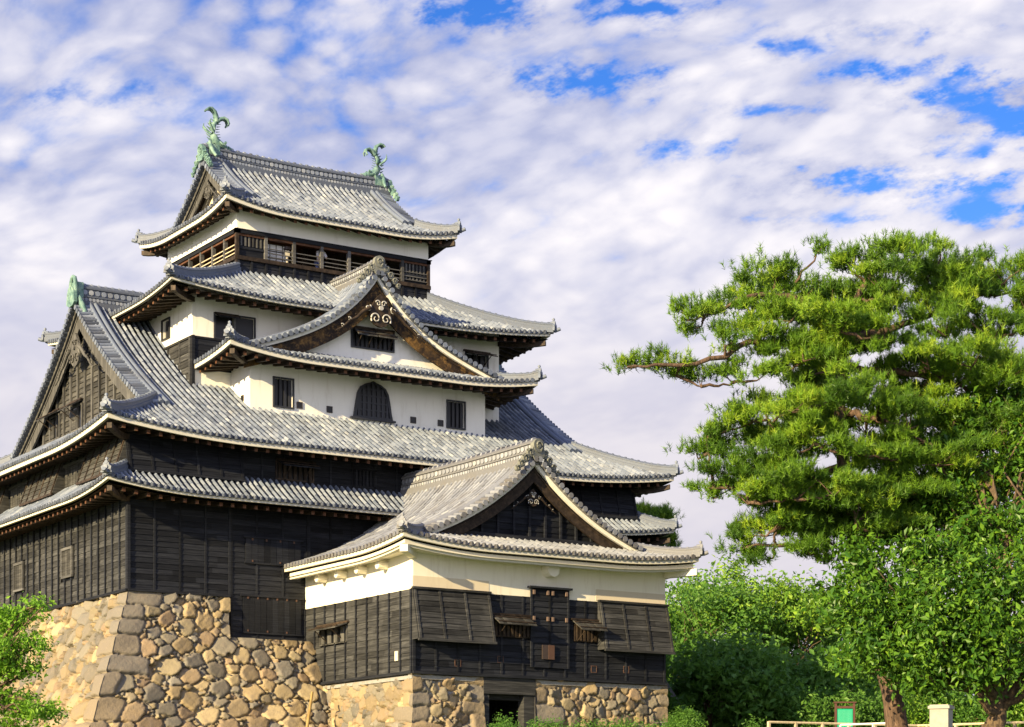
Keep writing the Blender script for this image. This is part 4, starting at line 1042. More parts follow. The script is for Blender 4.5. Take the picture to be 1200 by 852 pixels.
for i in range(nb + 1):
    for fr in (f5, b5):
        mb = MB(); s = L0 + bw5 * i; fbox(mb, fr, s - .075, s + .075, -.12, .06, 21.95 if i in (0, nb) else 23.04, 24.12, 0); mb.build('veranda_post', ['grey_timber' if 0 < i < nb else 'dark_timber'], lk)
for i in range(1, 6):
    for fr in (l5, r5):
        mb = MB(); s = K0 + 8. * i / 6; fbox(mb, fr, s - .07, s + .07, -.12, .06, 23.04, 24.12, 0); mb.build('veranda_post', ['grey_timber'], lk)
for i in range(nb):
    a, b = L0 + bw5 * i + .08, L0 + bw5 * (i + 1) - .08
    if i in (0, 6):                                          # timber end panels with slatted openings
        mb = MB(); fbox(mb, f5, a, b, -.10, -.06, 23.04, 24.05, 0, .3)
        for k in range(6): fbox(mb, f5, a + .12 + k * .20, a + .20 + k * .20, -.055, -.02, 23.55 if i == 0 else 23.2, 24.0, 1, random.random())
        fbox(mb, f5, a, b, -.06, .0, 23.40, 23.50, 0, .7); mb.build('end_panel', ['black_board', 'brown_timber'], lk)
        if i == 6: railing(f5, a, b, 'grey_timber')
        continue
    railing(f5, a, b, 'grey_timber')
    if i in (1, 5):
        mb = MB(); q0, q1 = (a, b) if i == 1 else (a, a + .75)
        fbox(mb, f5, q0, q1, -.42, -.40, 23.02, 23.95, 0, .5)
        for z in (23.3, 23.62, 23.95): fbox(mb, f5, q0, q1, -.43, -.37, z - .02, z + .02, 1)
        for q in np.linspace(q0, q1, 5): fbox(mb, f5, q - .015, q + .015, -.43, -.38, 23.02, 23.95, 1)
        mb.build('paper_screen', ['paper', 'dark_timber'], lk)
for i in range(6): railing(l5, K0 + 8. * i / 6 + .07, K0 + 8. * (i + 1) / 6 - .07, 'pale_timber')
for fr, a, b in ((r5, K0, K1), (b5, L0, L1)): railing(fr, a + .1, b - .1, 'grey_timber')

profT = lambda d: .53 * d + .72 * (np.maximum(d, 0) / 5.2) ** 2.6
oT, GT, zT = 1.06, 1.36, 25.12
t5, D5, _ = irimoya(keep, L0 - oT, L1 + oT, K0 - oT, K1 + oT, 'X', GT, profT, zT, .42, 2.6, oT, .55, sof=.44)
for sx, xx in ((-1, L0 - oT + GT), (1, L1 + oT - GT)):
    P, zt = gable(keep, t5, (xx, 10.), (sx, 0), (0, 1), D5, zT, profT, 0, .5, 1.5, None, None, 'roof_tile', barge_w=.34, edge='brown_timber', barge_mat='brown_timber')
    gp = MB(); a = np.linspace(-3.7, 3.7, 31); V = np.concatenate([P(a, -.5, np.full(31, 25.3)), P(a, -.5, zt(a) - .1)]); gp.add(V, np.array([[i, i + 1, i + 32, i + 31] for i in range(30)]), 0)
    gw = gp.build('gable_wall', ['tan_plaster'], keep)
    for sg in (-1, 1):
        bm_ = MB(); a = sg * np.linspace(3.2, .05, 12); z = zt(a) - .95
        Vv = np.stack([P(a, -.48, z - .12), P(a, -.48, z + .05), P(a, -.40, z + .05), P(a, -.40, z - .12)], 1); q = [[i * 4 + j, i * 4 + (j + 1) % 4, (i + 1) * 4 + (j + 1) % 4, (i + 1) * 4 + j] for i in range(11) for j in range(4)]
        bm_.add(Vv, np.array(q)); bm_.build('gable_moulding', ['brown_timber'], gw)
    pendant(gw, (xx + sx * .02 - sx * .1, 10, 27.1), (sx, 0), (0, 1), .62, False, 'brown_timber')
zr5 = zT + float(profT(np.array(D5)))
ridge_beam(t5, (L0 - oT + GT - .25, 10, zr5 - .03), (L1 + oT - GT + .25, 10, zr5 - .03), .80, .26, 'roof_tile', ends=(True, True), sag=.12, s_end=1.0, end_mat='copper_patina')
def fish(parent, x, z, sx, s=1.):
    """roof-ridge dolphin of green copper, head on the ridge, tail thrown up; sx = side its back faces"""
    mb = MB(); c = np.array([x, 10., z]); X = np.array([-sx, 0, 0.]); Z = np.array([0, 0, 1.]); Y = np.array([0, 1., 0])
    q = lambda a, b, y=0.: c + (X * a + Z * b + Y * y) * s
    body = [(.95, .02), (.70, .14), (.42, .24), (.16, .42), (.0, .70), (-.03, 1.0), (.05, 1.28), (.20, 1.52), (.32, 1.68)]
    tube(mb, [q(*p) for p in body], np.array([.13, .20, .23, .24, .22, .19, .155, .12, .08]) * s, 12, 0)
    tube(mb, [q(.95, .05), q(1.15, .03), q(1.30, .10)], np.array([.20, .14, .05]) * s, 8, 0)            # snout
    for y in (-.2, .2): disc(mb, q(.72, .34, y), np.array([0, np.sign(y), .3]), .08 * s, .08 * s, 8, 0, .9)
    # tail: two fronds curling apart
    def frond(p0, pts, w):
        for y in (-.10, 0, .10):
            tube(mb, [q(a, b, y * (.3 + i * .35)) for i, (a, b) in enumerate([p0] + pts)], np.linspace(w, w * .35, len(pts) + 1) * s, 7, 0)
    frond((.22, 1.5), [(.20, 1.82), (.10, 2.06), (-.10, 2.20), (-.30, 2.18), (-.42, 2.06)], .15)
    frond((.24, 1.5), [(.45, 1.70), (.68, 1.78), (.88, 1.70), (.95, 1.50), (.88, 1.34)], .14)
    # back fin, belly spines, side fins
    for i in range(8):
        t = i / 7; a, b = np.interp(t * 5, range(6), [-.32, -.40, -.36, -.26, -.10, .06]), np.interp(t * 5, range(6), [.45, .75, 1.05, 1.3, 1.5, 1.65])
        tube(mb, [q(a + .15, b - .03), q(a - .06, b + .10)], [.06 * s, .012 * s], 5, 0)
    for i in range(6):
        b = .62 + i * .15; a = np.interp(b, [.6, 1., 1.4], [.28, .20, .30]); tube(mb, [q(a, b), q(a + .22, b + .05)], [.035 * s, .012 * s], 5, 0)
    for y in (-1, 1):
        for k in range(4): tube(mb, [q(.0, .82, y * .22), q(-.25 - .05 * k, 1.05 + .07 * k, y * .42), q(-.42 + .03 * k, 1.22 + .09 * k, y * .50)], [.07 * s, .06 * s, .015 * s], 6, 0)
        for k in range(3): tube(mb, [q(.35, .3, y * .28), q(.42 + .1 * k, .10, y * .46)], [.07 * s, .02 * s], 5, 0)
    # hanging copper ridge cover under the head
    for sg in (-1, 1):
        tube(mb, [q(-.22, .30, sg * .10), q(-.26, -.02, sg * .26), q(-.20, -.38, sg * .50), q(-.12, -.72, sg * .78)], np.array([.10, .125, .115, .08]) * s, 8, 0)
    box(mb, x - .28, x + .28, 9.76, 10.24, z - .40, z + .10, 0)
    return mb.build('fish_finial', ['copper_patina'], parent)
fish(t5, L0 - oT + GT + .30, zr5 + .78, -1, .84); fish(t5, L1 + oT - GT - .30, zr5 + .78, 1, .79)

# ---------------------------------------------------------------- the gatehouse annex
aX0, aX1, aY = 8.38, 21.1, -9.5
gate = thing('gatehouse', (14.8, -4.8, 2.66), 'lower gatehouse with cream plaster band, black boards and gabled roof, built against the keep front', 'gatehouse')
fA, lA, rA = FRONT(aY), LEFT(aX0), RIGHT(aX1)
mb = MB(); box(mb, aX0 + .05, aX1 - .05, aY + .05, -.02, 2.66, 6.2, 0, .2)
HA = [(12.18, 14.05, 4.3, 5.0), (16.25, 17.5, 4.3, 5.0)]
boards(mb, fA, aX0, aX1, 2.68, 6.05, bat=1.06, holes=HA, h=.25); fbox(mb, fA, aX0 - .05, aX1 + .05, 0, .14, 2.60, 2.72, 0, .7)
boards(mb, fA, 14.0, 15.95, 3.1, 6.42, bat=.98, out=.09, h=.25)
fbox(mb, fA, 13.9, 16.05, .02, .26, 6.42, 6.50, 0, .8)
fbox(mb, fA, aX0 - .06, aX0 + .06, 0, .11, 2.7, 6.05, 0, .8)
bwA = mb.build('storey_wall', ['black_board'], gate)
mb = MB(); HAL = [(-3.9, -1.5, 4.35, 5.0)]
boards(mb, lA, aY, 0, 2.68, 6.05, bat=.95, holes=HAL, h=.25, batm=1, bat_o=.075); fbox(mb, lA, aY - .05, 0, 0, .14, 2.60, 2.72, 1, .7); fbox(mb, lA, aY - .05, aY + .07, .01, .12, 2.7, 6.05, 1, .8)
mb.build('storey_wall', ['grey_board', 'black_board'], gate)
mb = MB(); boards(mb, rA, aY, 0, 2.68, 6.05, bat=.95, h=.25); mb.build('storey_wall', ['black_board'], gate)
mb = MB()
for fr, a, b in ((fA, aX0, aX1), (lA, aY, 0.), (rA, aY, 0.)):
    fbox(mb, fr, a, b, -.3, .02, 6.05, 7.75)
pw = mb.build('plaster_band', ['cream_plaster'], gate)
for a, b in ((aX0, 12.0), (17.4, aX1)):
    mb = MB(); fbox(mb, fA, a, b, .0, .032, 6.10, 6.58); mb.build('tan_plaster_strip', ['tan_plaster'], pw)  # thin tan strip at each end of the plaster band
for fr, q, wd, ou in ((fA, 14.9, .30, .55), (lA, -7.4, .17, .5), (lA, -5.6, .17, .5), (lA, -3.8, .17, .5), (lA, -2.0, .17, .5)):
    mb = MB(); tube(mb, fr.p([q, q], [.02, ou], [7.20, 7.20]), [wd, wd], 12, 0, .5, False); mb.build('eave_bracket', ['cream_plaster'], pw)
for x, sg in ((aX0, -1), (aX1, 1)):
    mb = MB(); sweep(mb, [(x, aY, 7.42), (x + sg * 1.0, aY - 1.0, 7.52)], [(-.16, -.14), (.16, -.14), (.16, .14), (-.16, .14)]); mb.build('corner_beam', ['cream_plaster'], pw)
ishi(bwA, fA, aX0 - .02, 11.98, 3.98, 6.04, .50, 'grey_board', 1.15, 'grey_board'); ishi(bwA, fA, 17.55, aX1 + .06, 3.98, 6.04, .50, 'grey_board', 1.15, 'grey_board')
window(bwA, fA, 12.22, 14.0, 4.34, 4.98, bars=9, frame='dark_timber', fw=.04); awning(bwA, fA, 12.1, 13.95, 5.16, .40, .72, 'brown_board', 9)
window(bwA, fA, 16.3, 17.45, 4.34, 4.98, bars=6, frame='dark_timber', fw=.04); awning(bwA, fA, 16.15, 17.5, 5.16, .44, .80, 'brown_board', 7)
window(bwA, lA, -3.9, -1.5, 4.35, 4.98, bars=4, frame='brown_timber', fw=.05); awning(bwA, lA, -4.05, -1.4, 5.10, .22, .68, 'brown_board', 7)
for x, z in ((10.49, 3.12), (12.56, 3.35), (17.3, 3.15), (19.0, 3.2)): loophole(bwA, fA, x, z, .12, 'rust')
mb = MB(); fbox(mb, fA, 14.55, 15.15, .15, .20, 3.45, 4.05, 1, .3); fbox(mb, fA, 14.85, 15.15, .20, .215, 3.45, 4.05, 0, .6); mb.build('loophole', ['rust', 'iron'], bwA)
mb = MB()
for x in (14.15, 14.85, 15.1, 15.8):
    for z in (6.25, 5.15): fbox(mb, fA, x - .05, x + .05, .13, .19, z - .09, z + .09, 0)
mb.build('iron_hinge', ['pale_rust'], bwA)
mb = MB(); fbox(mb, lA, -8.35, -8.1, .03, .06, 3.2, 3.6, 0); mb.build('notice_plate', ['ivory_paint'], bwA)
# roof
profA = lambda d: .32 * d + 1.8 * (np.maximum(d, 0) / 7.44) ** 3
oA, GA, zA = 1.08, 1.75, 7.82
def warpA(v):
    v = v.copy(); k = np.clip((v[:, 1] + 8.8) / 8.8, 0, 1.1) * np.clip((v[:, 2] - 8.2) / 3.6, 0, 1); v[:, 0] -= 1.25 * k; v[:, 2] -= .3 * k; return v
tA, DA, _ = irimoya(gate, aX0 - oA, aX1 + oA, aY - oA, 0., 'Y', GA, profA, zA, .36, 2.6, oA, .5, ends=(True, False), mat='pale_roof_tile', sof=.05, plaster=True, steps=2, warp=warpA, thick=.16, tip=.95)
yvA = aY - oA + GA
P, zt = gable(gate, tA, (14.74, yvA), (0, -1), (1, 0), DA, zA, profA, 0, .5, 1.95, None, None, 'pale_roof_tile', barge_w=.42, barge_mat='dark_timber')
gp = MB(); a = np.linspace(-5.6, 5.6, 41); V = np.concatenate([P(a, -.5, np.full(41, 8.1)), P(a, -.5, zt(a) - .1)]); gp.add(V, np.array([[i, i + 1, i + 42, i + 41] for i in range(40)]), 0, .2)
zz = 8.75
while zz < 11.4:
    hw = float(np.interp(zz + .2, (zt(np.linspace(DA - 1, 0, 60)) - .25), np.linspace(DA - 1, 0, 60)))
    gp.add(np.array([P(-hw, -.455, zz), P(hw, -.455, zz), P(hw, -.49, zz + .26), P(-hw, -.49, zz + .26)]), np.array([[0, 1, 2, 3]]), 0, random.random()); zz += .26
for q in np.arange(-4, 4.1, .8):
    zb = float(zt(q)) - .2; V = P([q - .05, q + .05, q + .05, q - .05] * 2, [-.47, -.47, -.38, -.38] * 2, [8.6] * 4 + [zb] * 4); gp.add(V, BOXF, 0, .7)
V = P([-5, 5, 5, -5] * 2, [-.48, -.48, -.2, -.2] * 2, [8.55] * 4 + [8.74] * 4); gp.add(V, BOXF, 0, .7)
gwA = gp.build('gable_wall', ['black_board'], gate)
pendant(gwA, (14.74, yvA - .12 + .3, 10.35), (0, -1), (1, 0), .55, True)
zrA = zA + float(profA(np.array(DA)))
ridge_beam(tA, (14.74, yvA - .15, zrA - .02), (13.45, -.05, zrA - .42), .85, .30, 'pale_roof_tile', ends=(True, False), sag=.04, s_end=1.1, end_mat='mossy_tile')
# entrance under the overhang
mb = MB(); dx0, dx1 = 11.75, 14.32
fbox(mb, fA, dx0, dx1, -.5, .02, 1.92, 2.60, 0, .6); fbox(mb, fA, dx0 + .02, dx0 + .30, -.5, -.04, -.1, 1.92, 0, .5); fbox(mb, fA, dx1 - .55, dx1 - .02, -.5, -.04, -.1, 1.92, 0, .5)
fbox(mb, fA, dx0, dx1, -.9, -.4, 1.70, 1.92, 0, .3)
for s in (dx0 - .03, dx1): fbox(mb, fA, s, s + .03, -3.2, -.5, -.1, 2.6, 0, .1)
fbox(mb, fA, dx0, dx1, -3.4, -3.2, -.1, 2.6, 1, .1); fbox(mb, fA, dx0, dx1, -3.2, -.9, 2.5, 2.58, 1, .1)
mb.build('entrance_frame', ['grey_board', 'window_dark'], gate)
# its own stone footing, either side of the entrance
gb = thing('stone_base', (14.8, -4.8, -.2), 'low rubble stone base under the gatehouse, split by the dark entrance', 'stone wall')
mb = MB(); z0, top, b = -.3, 2.62, .36
bt = lambda z: b * np.clip((top - z) / top, 0, 1.2)
def sl(s, z, o): zz = z0 + z; bo = bt(zz) + o - .10; return np.stack([aX0 - bo, aY - .0 + s - (bt(zz) - .10) * np.clip(1 - s / 3, 0, 1) - o * np.clip(1 - s / .25, 0, 1), zz], -1)
stones(mb, 9.4, 2.9, sl, 21, .30, .09, (1, False), amp=.13, course=.72)
def sf(x0): return lambda s, z, o: np.stack([x0 + s - (bt(z0 + z) - .10) * (np.clip(1 - s / 3, 0, 1) if x0 < 10 else 0) - (o * np.clip(1 - s / .25, 0, 1) if x0 < 10 else 0), aY - (bt(z0 + z) + o - .10), z0 + z], -1)
stones(mb, dx0 - aX0, 2.9, sf(aX0), 22, .30, .09, (2, True), amp=.13, course=.72)
stones(mb, aX1 + .15 - dx1, 2.9, sf(dx1), 23, .30, .09, (True, True), amp=.13, course=.70)
box(mb, aX0 + .2, dx0 - .05, aY + .15, -1, -.3, 2.55, 0); box(mb, dx1 + .05, aX1 - .1, aY + .15, -1, -.3, 2.55, 0)
for a, b_ in ((aX0 - .05, dx0), (dx1, aX1 + .1)): box(mb, a, b_, aY + .02, aY + .3, 2.40, 2.565, 0)
box(mb, aX0 + .02, aX0 + .3, aY + .2, -.3, 2.40, 2.57, 0)
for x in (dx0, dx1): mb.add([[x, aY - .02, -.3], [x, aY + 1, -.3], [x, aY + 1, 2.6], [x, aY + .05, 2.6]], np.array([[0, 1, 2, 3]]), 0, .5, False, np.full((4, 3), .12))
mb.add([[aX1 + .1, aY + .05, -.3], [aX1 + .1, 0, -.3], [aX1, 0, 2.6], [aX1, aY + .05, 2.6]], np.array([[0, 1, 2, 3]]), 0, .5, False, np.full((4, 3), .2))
mb.build('boulder_facing', ['rubble_stone'], gb, stone=True)
# ---------------------------------------------------------------- people and small things
def at(px, py, d):                                     # a point at distance d down the view
    k = (px - 600) / 2500.; return np.array([CAM.x + d * (VX + k * RX), CAM.y + d * (VY + k * RY), CAM.z + d * (980 - py) / 2500.])
def skin_mesh(name, verts, edges, radii, mat, parent=None, root=0):
    me = bpy.data.meshes.new(name); v = np.array(verts, float)
    if parent is not None: v = v - ORG[parent.name]
    me.from_pydata(v.tolist(), edges, []); ob = bpy.data.objects.new(name, me); C.objects.link(ob)
    ob.modifiers.new('skin', 'SKIN'); sb = ob.modifiers.new('sub', 'SUBSURF'); sb.levels = 1; sb.render_levels = 2
    for i, r in enumerate(radii): me.skin_vertices[0].data[i].radius = (r, r) if np.isscalar(r) else r
    me.skin_vertices[0].data[root].use_root = True
    me.materials.append(M[mat]); ORG[ob.name] = ORG[parent.name] if parent is not None else np.zeros(3)
    if parent is not None: ob.parent = parent
    return ob
def person(x, y, z):
    """leaning with both forearms on the rail, facing -Y"""
    q = lambda a, b, c: (x + a, y + b, z + c)
    root = thing('person', (x, y, z), 'visitor in a pale shirt leaning on the top-floor railing of the keep', 'person')
    V = [q(0, 0, .92), q(0, -.06, 1.12), q(0, -.16, 1.32), q(0, -.24, 1.44), q(0, -.30, 1.50), q(0, -.36, 1.60), q(0, -.38, 1.68),
         q(.18, -.20, 1.38), q(.24, -.28, 1.14), q(.16, -.46, 1.03), q(.12, -.54, 1.02), q(-.18, -.20, 1.38), q(-.24, -.28, 1.14), q(-.16, -.46, 1.03), q(-.12, -.54, 1.02),
         q(.10, 0, .86), q(.11, -.02, .48), q(.11, .03, .08), q(.11, -.10, .03), q(-.10, 0, .86), q(-.11, .06, .48), q(-.11, .12, .08), q(-.11, 0, .03)]
    E_ = [(0, 1), (1, 2), (2, 3), (3, 4), (4, 5), (5, 6), (2, 7), (7, 8), (8, 9), (9, 10), (2, 11), (11, 12), (12, 13), (13, 14), (0, 15), (15, 16), (16, 17), (17, 18), (0, 19), (19, 20), (20, 21), (21, 22)]
    Rr = [.14, .13, .15, .07, .055, .10, .085, .065, .045, .035, .03, .065, .045, .035, .03, .09, .06, .042, .04, .09, .06, .042, .04]
    skin_mesh('body', V, E_, Rr, 'skin', root)
    skin_mesh('shirt', [V[0], V[1], V[2], V[3], V[7], V[8], V[11], V[12]], [(0, 1), (1, 2), (2, 3), (2, 4), (4, 5), (2, 6), (6, 7)], [.155, .15, .17, .085, .085, .07, .085, .07], 'cloth_white', root)
    skin_mesh('trousers', [V[0], V[15], V[16], V[17], V[19], V[20], V[21]], [(0, 1), (1, 2), (2, 3), (0, 4), (4, 5), (5, 6)], [.158, .105, .078, .065, .105, .078, .065], 'cloth_blue', root)
    skin_mesh('hair', [q(0, -.33, 1.60), q(0, -.36, 1.70), q(0, -.40, 1.74)], [(0, 1), (1, 2)], [.09, .10, .06], 'hair', root)
person(12.5, 6.62, 22.98 - .42)
vt = thing('viewing_binoculars', (10.62, 6.35, 22.98), 'cream coin-operated binoculars on a pedestal behind the top-floor railing', 'binoculars')
mb = MB(); tube(mb, [(10.62, 6.35, 22.98), (10.62, 6.35, 23.04), (10.62, 6.35, 23.05), (10.62, 6.35, 23.5)], [.14, .14, .10, .09], 12, 0); box(mb, 10.50, 10.74, 6.24, 6.46, 23.48, 23.72, 0); mb.build('pedestal', ['ivory_paint'], vt)
mb = MB()
for d in (-.075, .075): tube(mb, [(10.62 + d, 6.16, 23.84), (10.62 + d, 6.28, 23.82), (10.62 + d, 6.52, 23.79)], [.085, .07, .05], 10, 0)
box(mb, 10.52, 10.72, 6.26, 6.42, 23.70, 23.84, 0); mb.build('optics', ['iron'], vt)

def rot_frame(px, d): p = at(px, 980, d); return p
# railings beyond the terrace edge
def fence(name, label, pts, h, post_gap, rails, mat, pw=.05, rr=.04):
    c = np.mean(pts, axis=0); t = thing(name, (c[0], c[1], 0), label, 'fence'); P = np.asarray(pts)
    seg = np.r_[0, np.cumsum(np.linalg.norm(np.diff(P, axis=0), axis=1))]; n = int(seg[-1] / post_gap)
    for i in range(n + 1):
        s = seg[-1] * i / n; q = np.array([np.interp(s, seg, P[:, k]) for k in range(2)])
        mb = MB(); box(mb, q[0] - pw, q[0] + pw, q[1] - pw, q[1] + pw, -.1, h - .02, 0); mb.build('post', [mat], t)
    for z in rails:
        mb = MB(); tube(mb, [(p[0], p[1], z) for p in P], [rr] * len(P), 6, 0, .5, False); mb.build('rail', [mat], t)
    return t
A1, B1, C1 = at(901, 0, 93), at(1075, 0, 96), at(1260, 0, 92)
fence('wooden_fence', 'pale wooden post-and-rail fence running behind the pine trunk', [A1[:2], B1[:2], C1[:2]], 1.02, 1.35, (.98, .55), 'pale_timber', .055, .055)
A2, B2 = at(985, 0, 90), at(1062, 0, 88)
fence('guard_rail', 'low white metal rail in front of the wooden fence', [A2[:2], B2[:2]], .72, 1.4, (.70,), 'white_metal', .03, .04)
# green notice board in a brown frame
c = at(990, 0, 98); bt_ = thing('notice_board', (c[0], c[1], 0), 'green notice board in a dark brown frame behind the fence', 'sign')
ub = np.array([RX, RY]); frb = Fr(c[0], c[1], RX, RY, -VX, -VY)
mb = MB(); fbox(mb, frb, -.36, .36, -.02, .03, .95, 1.85, 0); mb.build('panel', ['sign_green'], bt_)
mb = MB()
for k in range(11):                                     # engraved columns of writing
    z = 1.78
    while z > 1.08:
        hgt = random.uniform(.03, .06); fbox(mb, frb, -.31 + k * .058, -.285 + k * .058, .03, .036, z - hgt, z, 0); z -= hgt + .015
mb.build('lettering', ['sign_text'], bt_)
for s in (-.42, .42): mb = MB(); fbox(mb, frb, s - .05, s + .05, -.05, .06, -.1, 2.12, 0); mb.build('post', ['sign_brown'], bt_)
for z in (.90, 1.93): mb = MB(); fbox(mb, frb, -.37, .37, -.03, .05, z - .05, z + .05, 0); mb.build('crossbar', ['sign_brown'], bt_)
mb = MB(); fbox(mb, frb, -.52, .52, -.10, .11, 2.12, 2.18, 0); mb.build('cap', ['sign_brown'], bt_)
# stone marker pillar
c = at(1103, 0, 72.5); frp = Fr(c[0], c[1], RX * .9 - VX * .43, RY * .9 - VY * .43, -VX * .9 - RX * .43, -VY * .9 - RY * .43)
pz = float(gz(c[0], c[1])) - .15
t = thing('stone_pillar', (c[0], c[1], pz), 'grey granite marker pillar with a flat cap beside the pine trunk', 'pillar')
mb = MB(); fbox(mb, frp, -.32, .32, -.32, .32, pz, .32, 0); mb.build('shaft', ['concrete'], t)
mb = MB(); fbox(mb, frp, -.37, .37, -.37, .37, .32, .42, 0); fbox(mb, frp, -.32, .32, -.32, .32, .42, .46, 0); mb.build('cap', ['concrete'], t)
# bamboo pole in the corner between the two stone bases
mb = MB(); tube(mb, [at(357, 872, 90.5), at(361, 845, 90.6), at(366, 811, 90.8)], [.075, .07, .06], 8, 0); o_ = mb.build('wooden_pole', ['bamboo'])
single(o_, 'yellow wooden pole propped against the stones between keep base and gatehouse', 'pole')

# ---------------------------------------------------------------- foliage
def unit(v): return v / np.maximum(np.linalg.norm(v, axis=-1, keepdims=True), 1e-9)
def leaf_quads(P, Nrm, size, r, aspect=.5, droop=.0):
    """folded leaves: two triangles sharing a midrib; P points, Nrm facing"""
    n = len(P); T = unit(np.cross(Nrm, r.normal(size=(n, 3)))); T[:, 2] -= droop; T = unit(T)
    S = unit(np.cross(T, Nrm)); L = (size * r.uniform(.5, 1.45, n))[:, None]
    a = P - T * L * .5; b = P + T * L * .5; m = S * L * aspect * .5; up = Nrm * L * .12
    V = np.stack([a, P + m + up, b, P - m + up], 1); i = np.arange(n)[:, None] * 4
    return V, np.concatenate([i + [[0, 1, 2]], i + [[0, 2, 3]]])
def blob_leaves(mb, blobs, n, size, r, aspect=.5, droop=.3, up=.35, shell=.55, sprig=0, m=0):
    """leaves through the volume of ellipsoid clumps (centre, radii)"""
    Cc = np.array([b[0] for b in blobs]); Rd = np.array([b[1] for b in blobs]); wgt = np.prod(Rd, axis=1) ** (2 / 3); wgt /= wgt.sum()
    if sprig:
        ns = max(1, n // sprig); k = r.choice(len(blobs), ns, p=wgt); d = unit(r.normal(size=(ns, 3))); rr = r.uniform(shell, 1.06, (ns, 1)) ** .8
        c = Cc[k] + d * Rd[k] * rr; ax = unit(d + r.normal(size=(ns, 3)) * .6 + [0, 0, -.2 * droop])
        rep = np.repeat(np.arange(ns), sprig); t = np.tile(np.linspace(-.5, 1., sprig), ns)[:, None]
        P = c[rep] + ax[rep] * t * size * 2.6 + r.normal(size=(len(rep), 3)) * size * .55; D = d[rep]; base = r.uniform(.1, .9, ns)[rep]
    else:
        k = r.choice(len(blobs), n, p=wgt); D = unit(r.normal(size=(n, 3))); rr = r.uniform(shell, 1.08, (n, 1)) ** .8
        P = Cc[k] + D * Rd[k] * rr; base = r.uniform(.1, .9, len(P))
    N = unit(D * .6 + r.normal(size=P.shape) * .55 + [0, 0, up])
    V, F = leaf_quads(P, N, size, r, aspect, droop)
    tn = np.clip(base * .7 + r.uniform(0, .3, len(P)), 0, 1)
    mb.add(V, F, m, np.repeat(tn, 4))
def limb(mb, p0, p1, r0, r1, r, wob=.06, n=7, k=7, sag=0.):
    p0 = np.asarray(p0, float); p1 = np.asarray(p1, float); f = np.linspace(0, 1, n)[:, None]; L = np.linalg.norm(p1 - p0)
    P = p0 + (p1 - p0) * f; P[1:-1] += r.normal(size=(n - 2, 3)) * L * wob * .5; P[:, 2] += sag * L * (f[:, 0] * (1 - f[:, 0]))
    tube(mb, P, np.linspace(r0, r1, n), k, 0, .5); return P
def broad_tree(name, label, base, h, crown, n, leaf, mat, bark, seed, group=None, cat='tree', size=.25, trunk_r=.3, sprig=5, trunk_to=None, droop=.3, shell=.5, sub=True, nsub=8, subr=(.26, .46), core=.55):
    """crown: list of (centre offset from base, radii)"""
    r = np.random.default_rng(seed); base = np.asarray(base, float)
    t = thing(name, base, label, cat, group); tb = MB(); top = base + (np.array([0, 0, h * .62]) if trunk_to is None else np.asarray(trunk_to))
    Pt = limb(tb, base - [0, 0, .3], top, trunk_r, trunk_r * .4, r, .05, 8, 9)
    tube(tb, [base - [0, 0, .3], base + [0, 0, .25]], [trunk_r * 1.5, trunk_r * 1.0], 9)
    blobs = []
    for c, rd in crown:
        c = base + np.asarray(c, float); rd = np.asarray(rd, float)
        s = Pt[np.clip(int(r.integers(3, 7)), 0, 7)]; Q = limb(tb, s, c, trunk_r * .42, .03, r, .09, 7, 6, .1)
        for _ in range(3): limb(tb, Q[int(r.integers(2, 6))], c + unit(r.normal(size=3)) * rd * .8, trunk_r * .16, .015, r, .1, 5, 5)
        if sub:
            for _ in range(nsub):
                d = unit(r.normal(size=3)); blobs.append((c + d * rd * r.uniform(.45, .95), rd * r.uniform(*subr)))
            blobs.append((c, rd * core))
        else: blobs.append((c, rd))
    tb.build('trunk', [bark], t); fm = MB(); blob_leaves(fm, blobs, n, size, r, .5, droop, .4, shell, sprig); fm.build('crown', [mat], t)
    return t
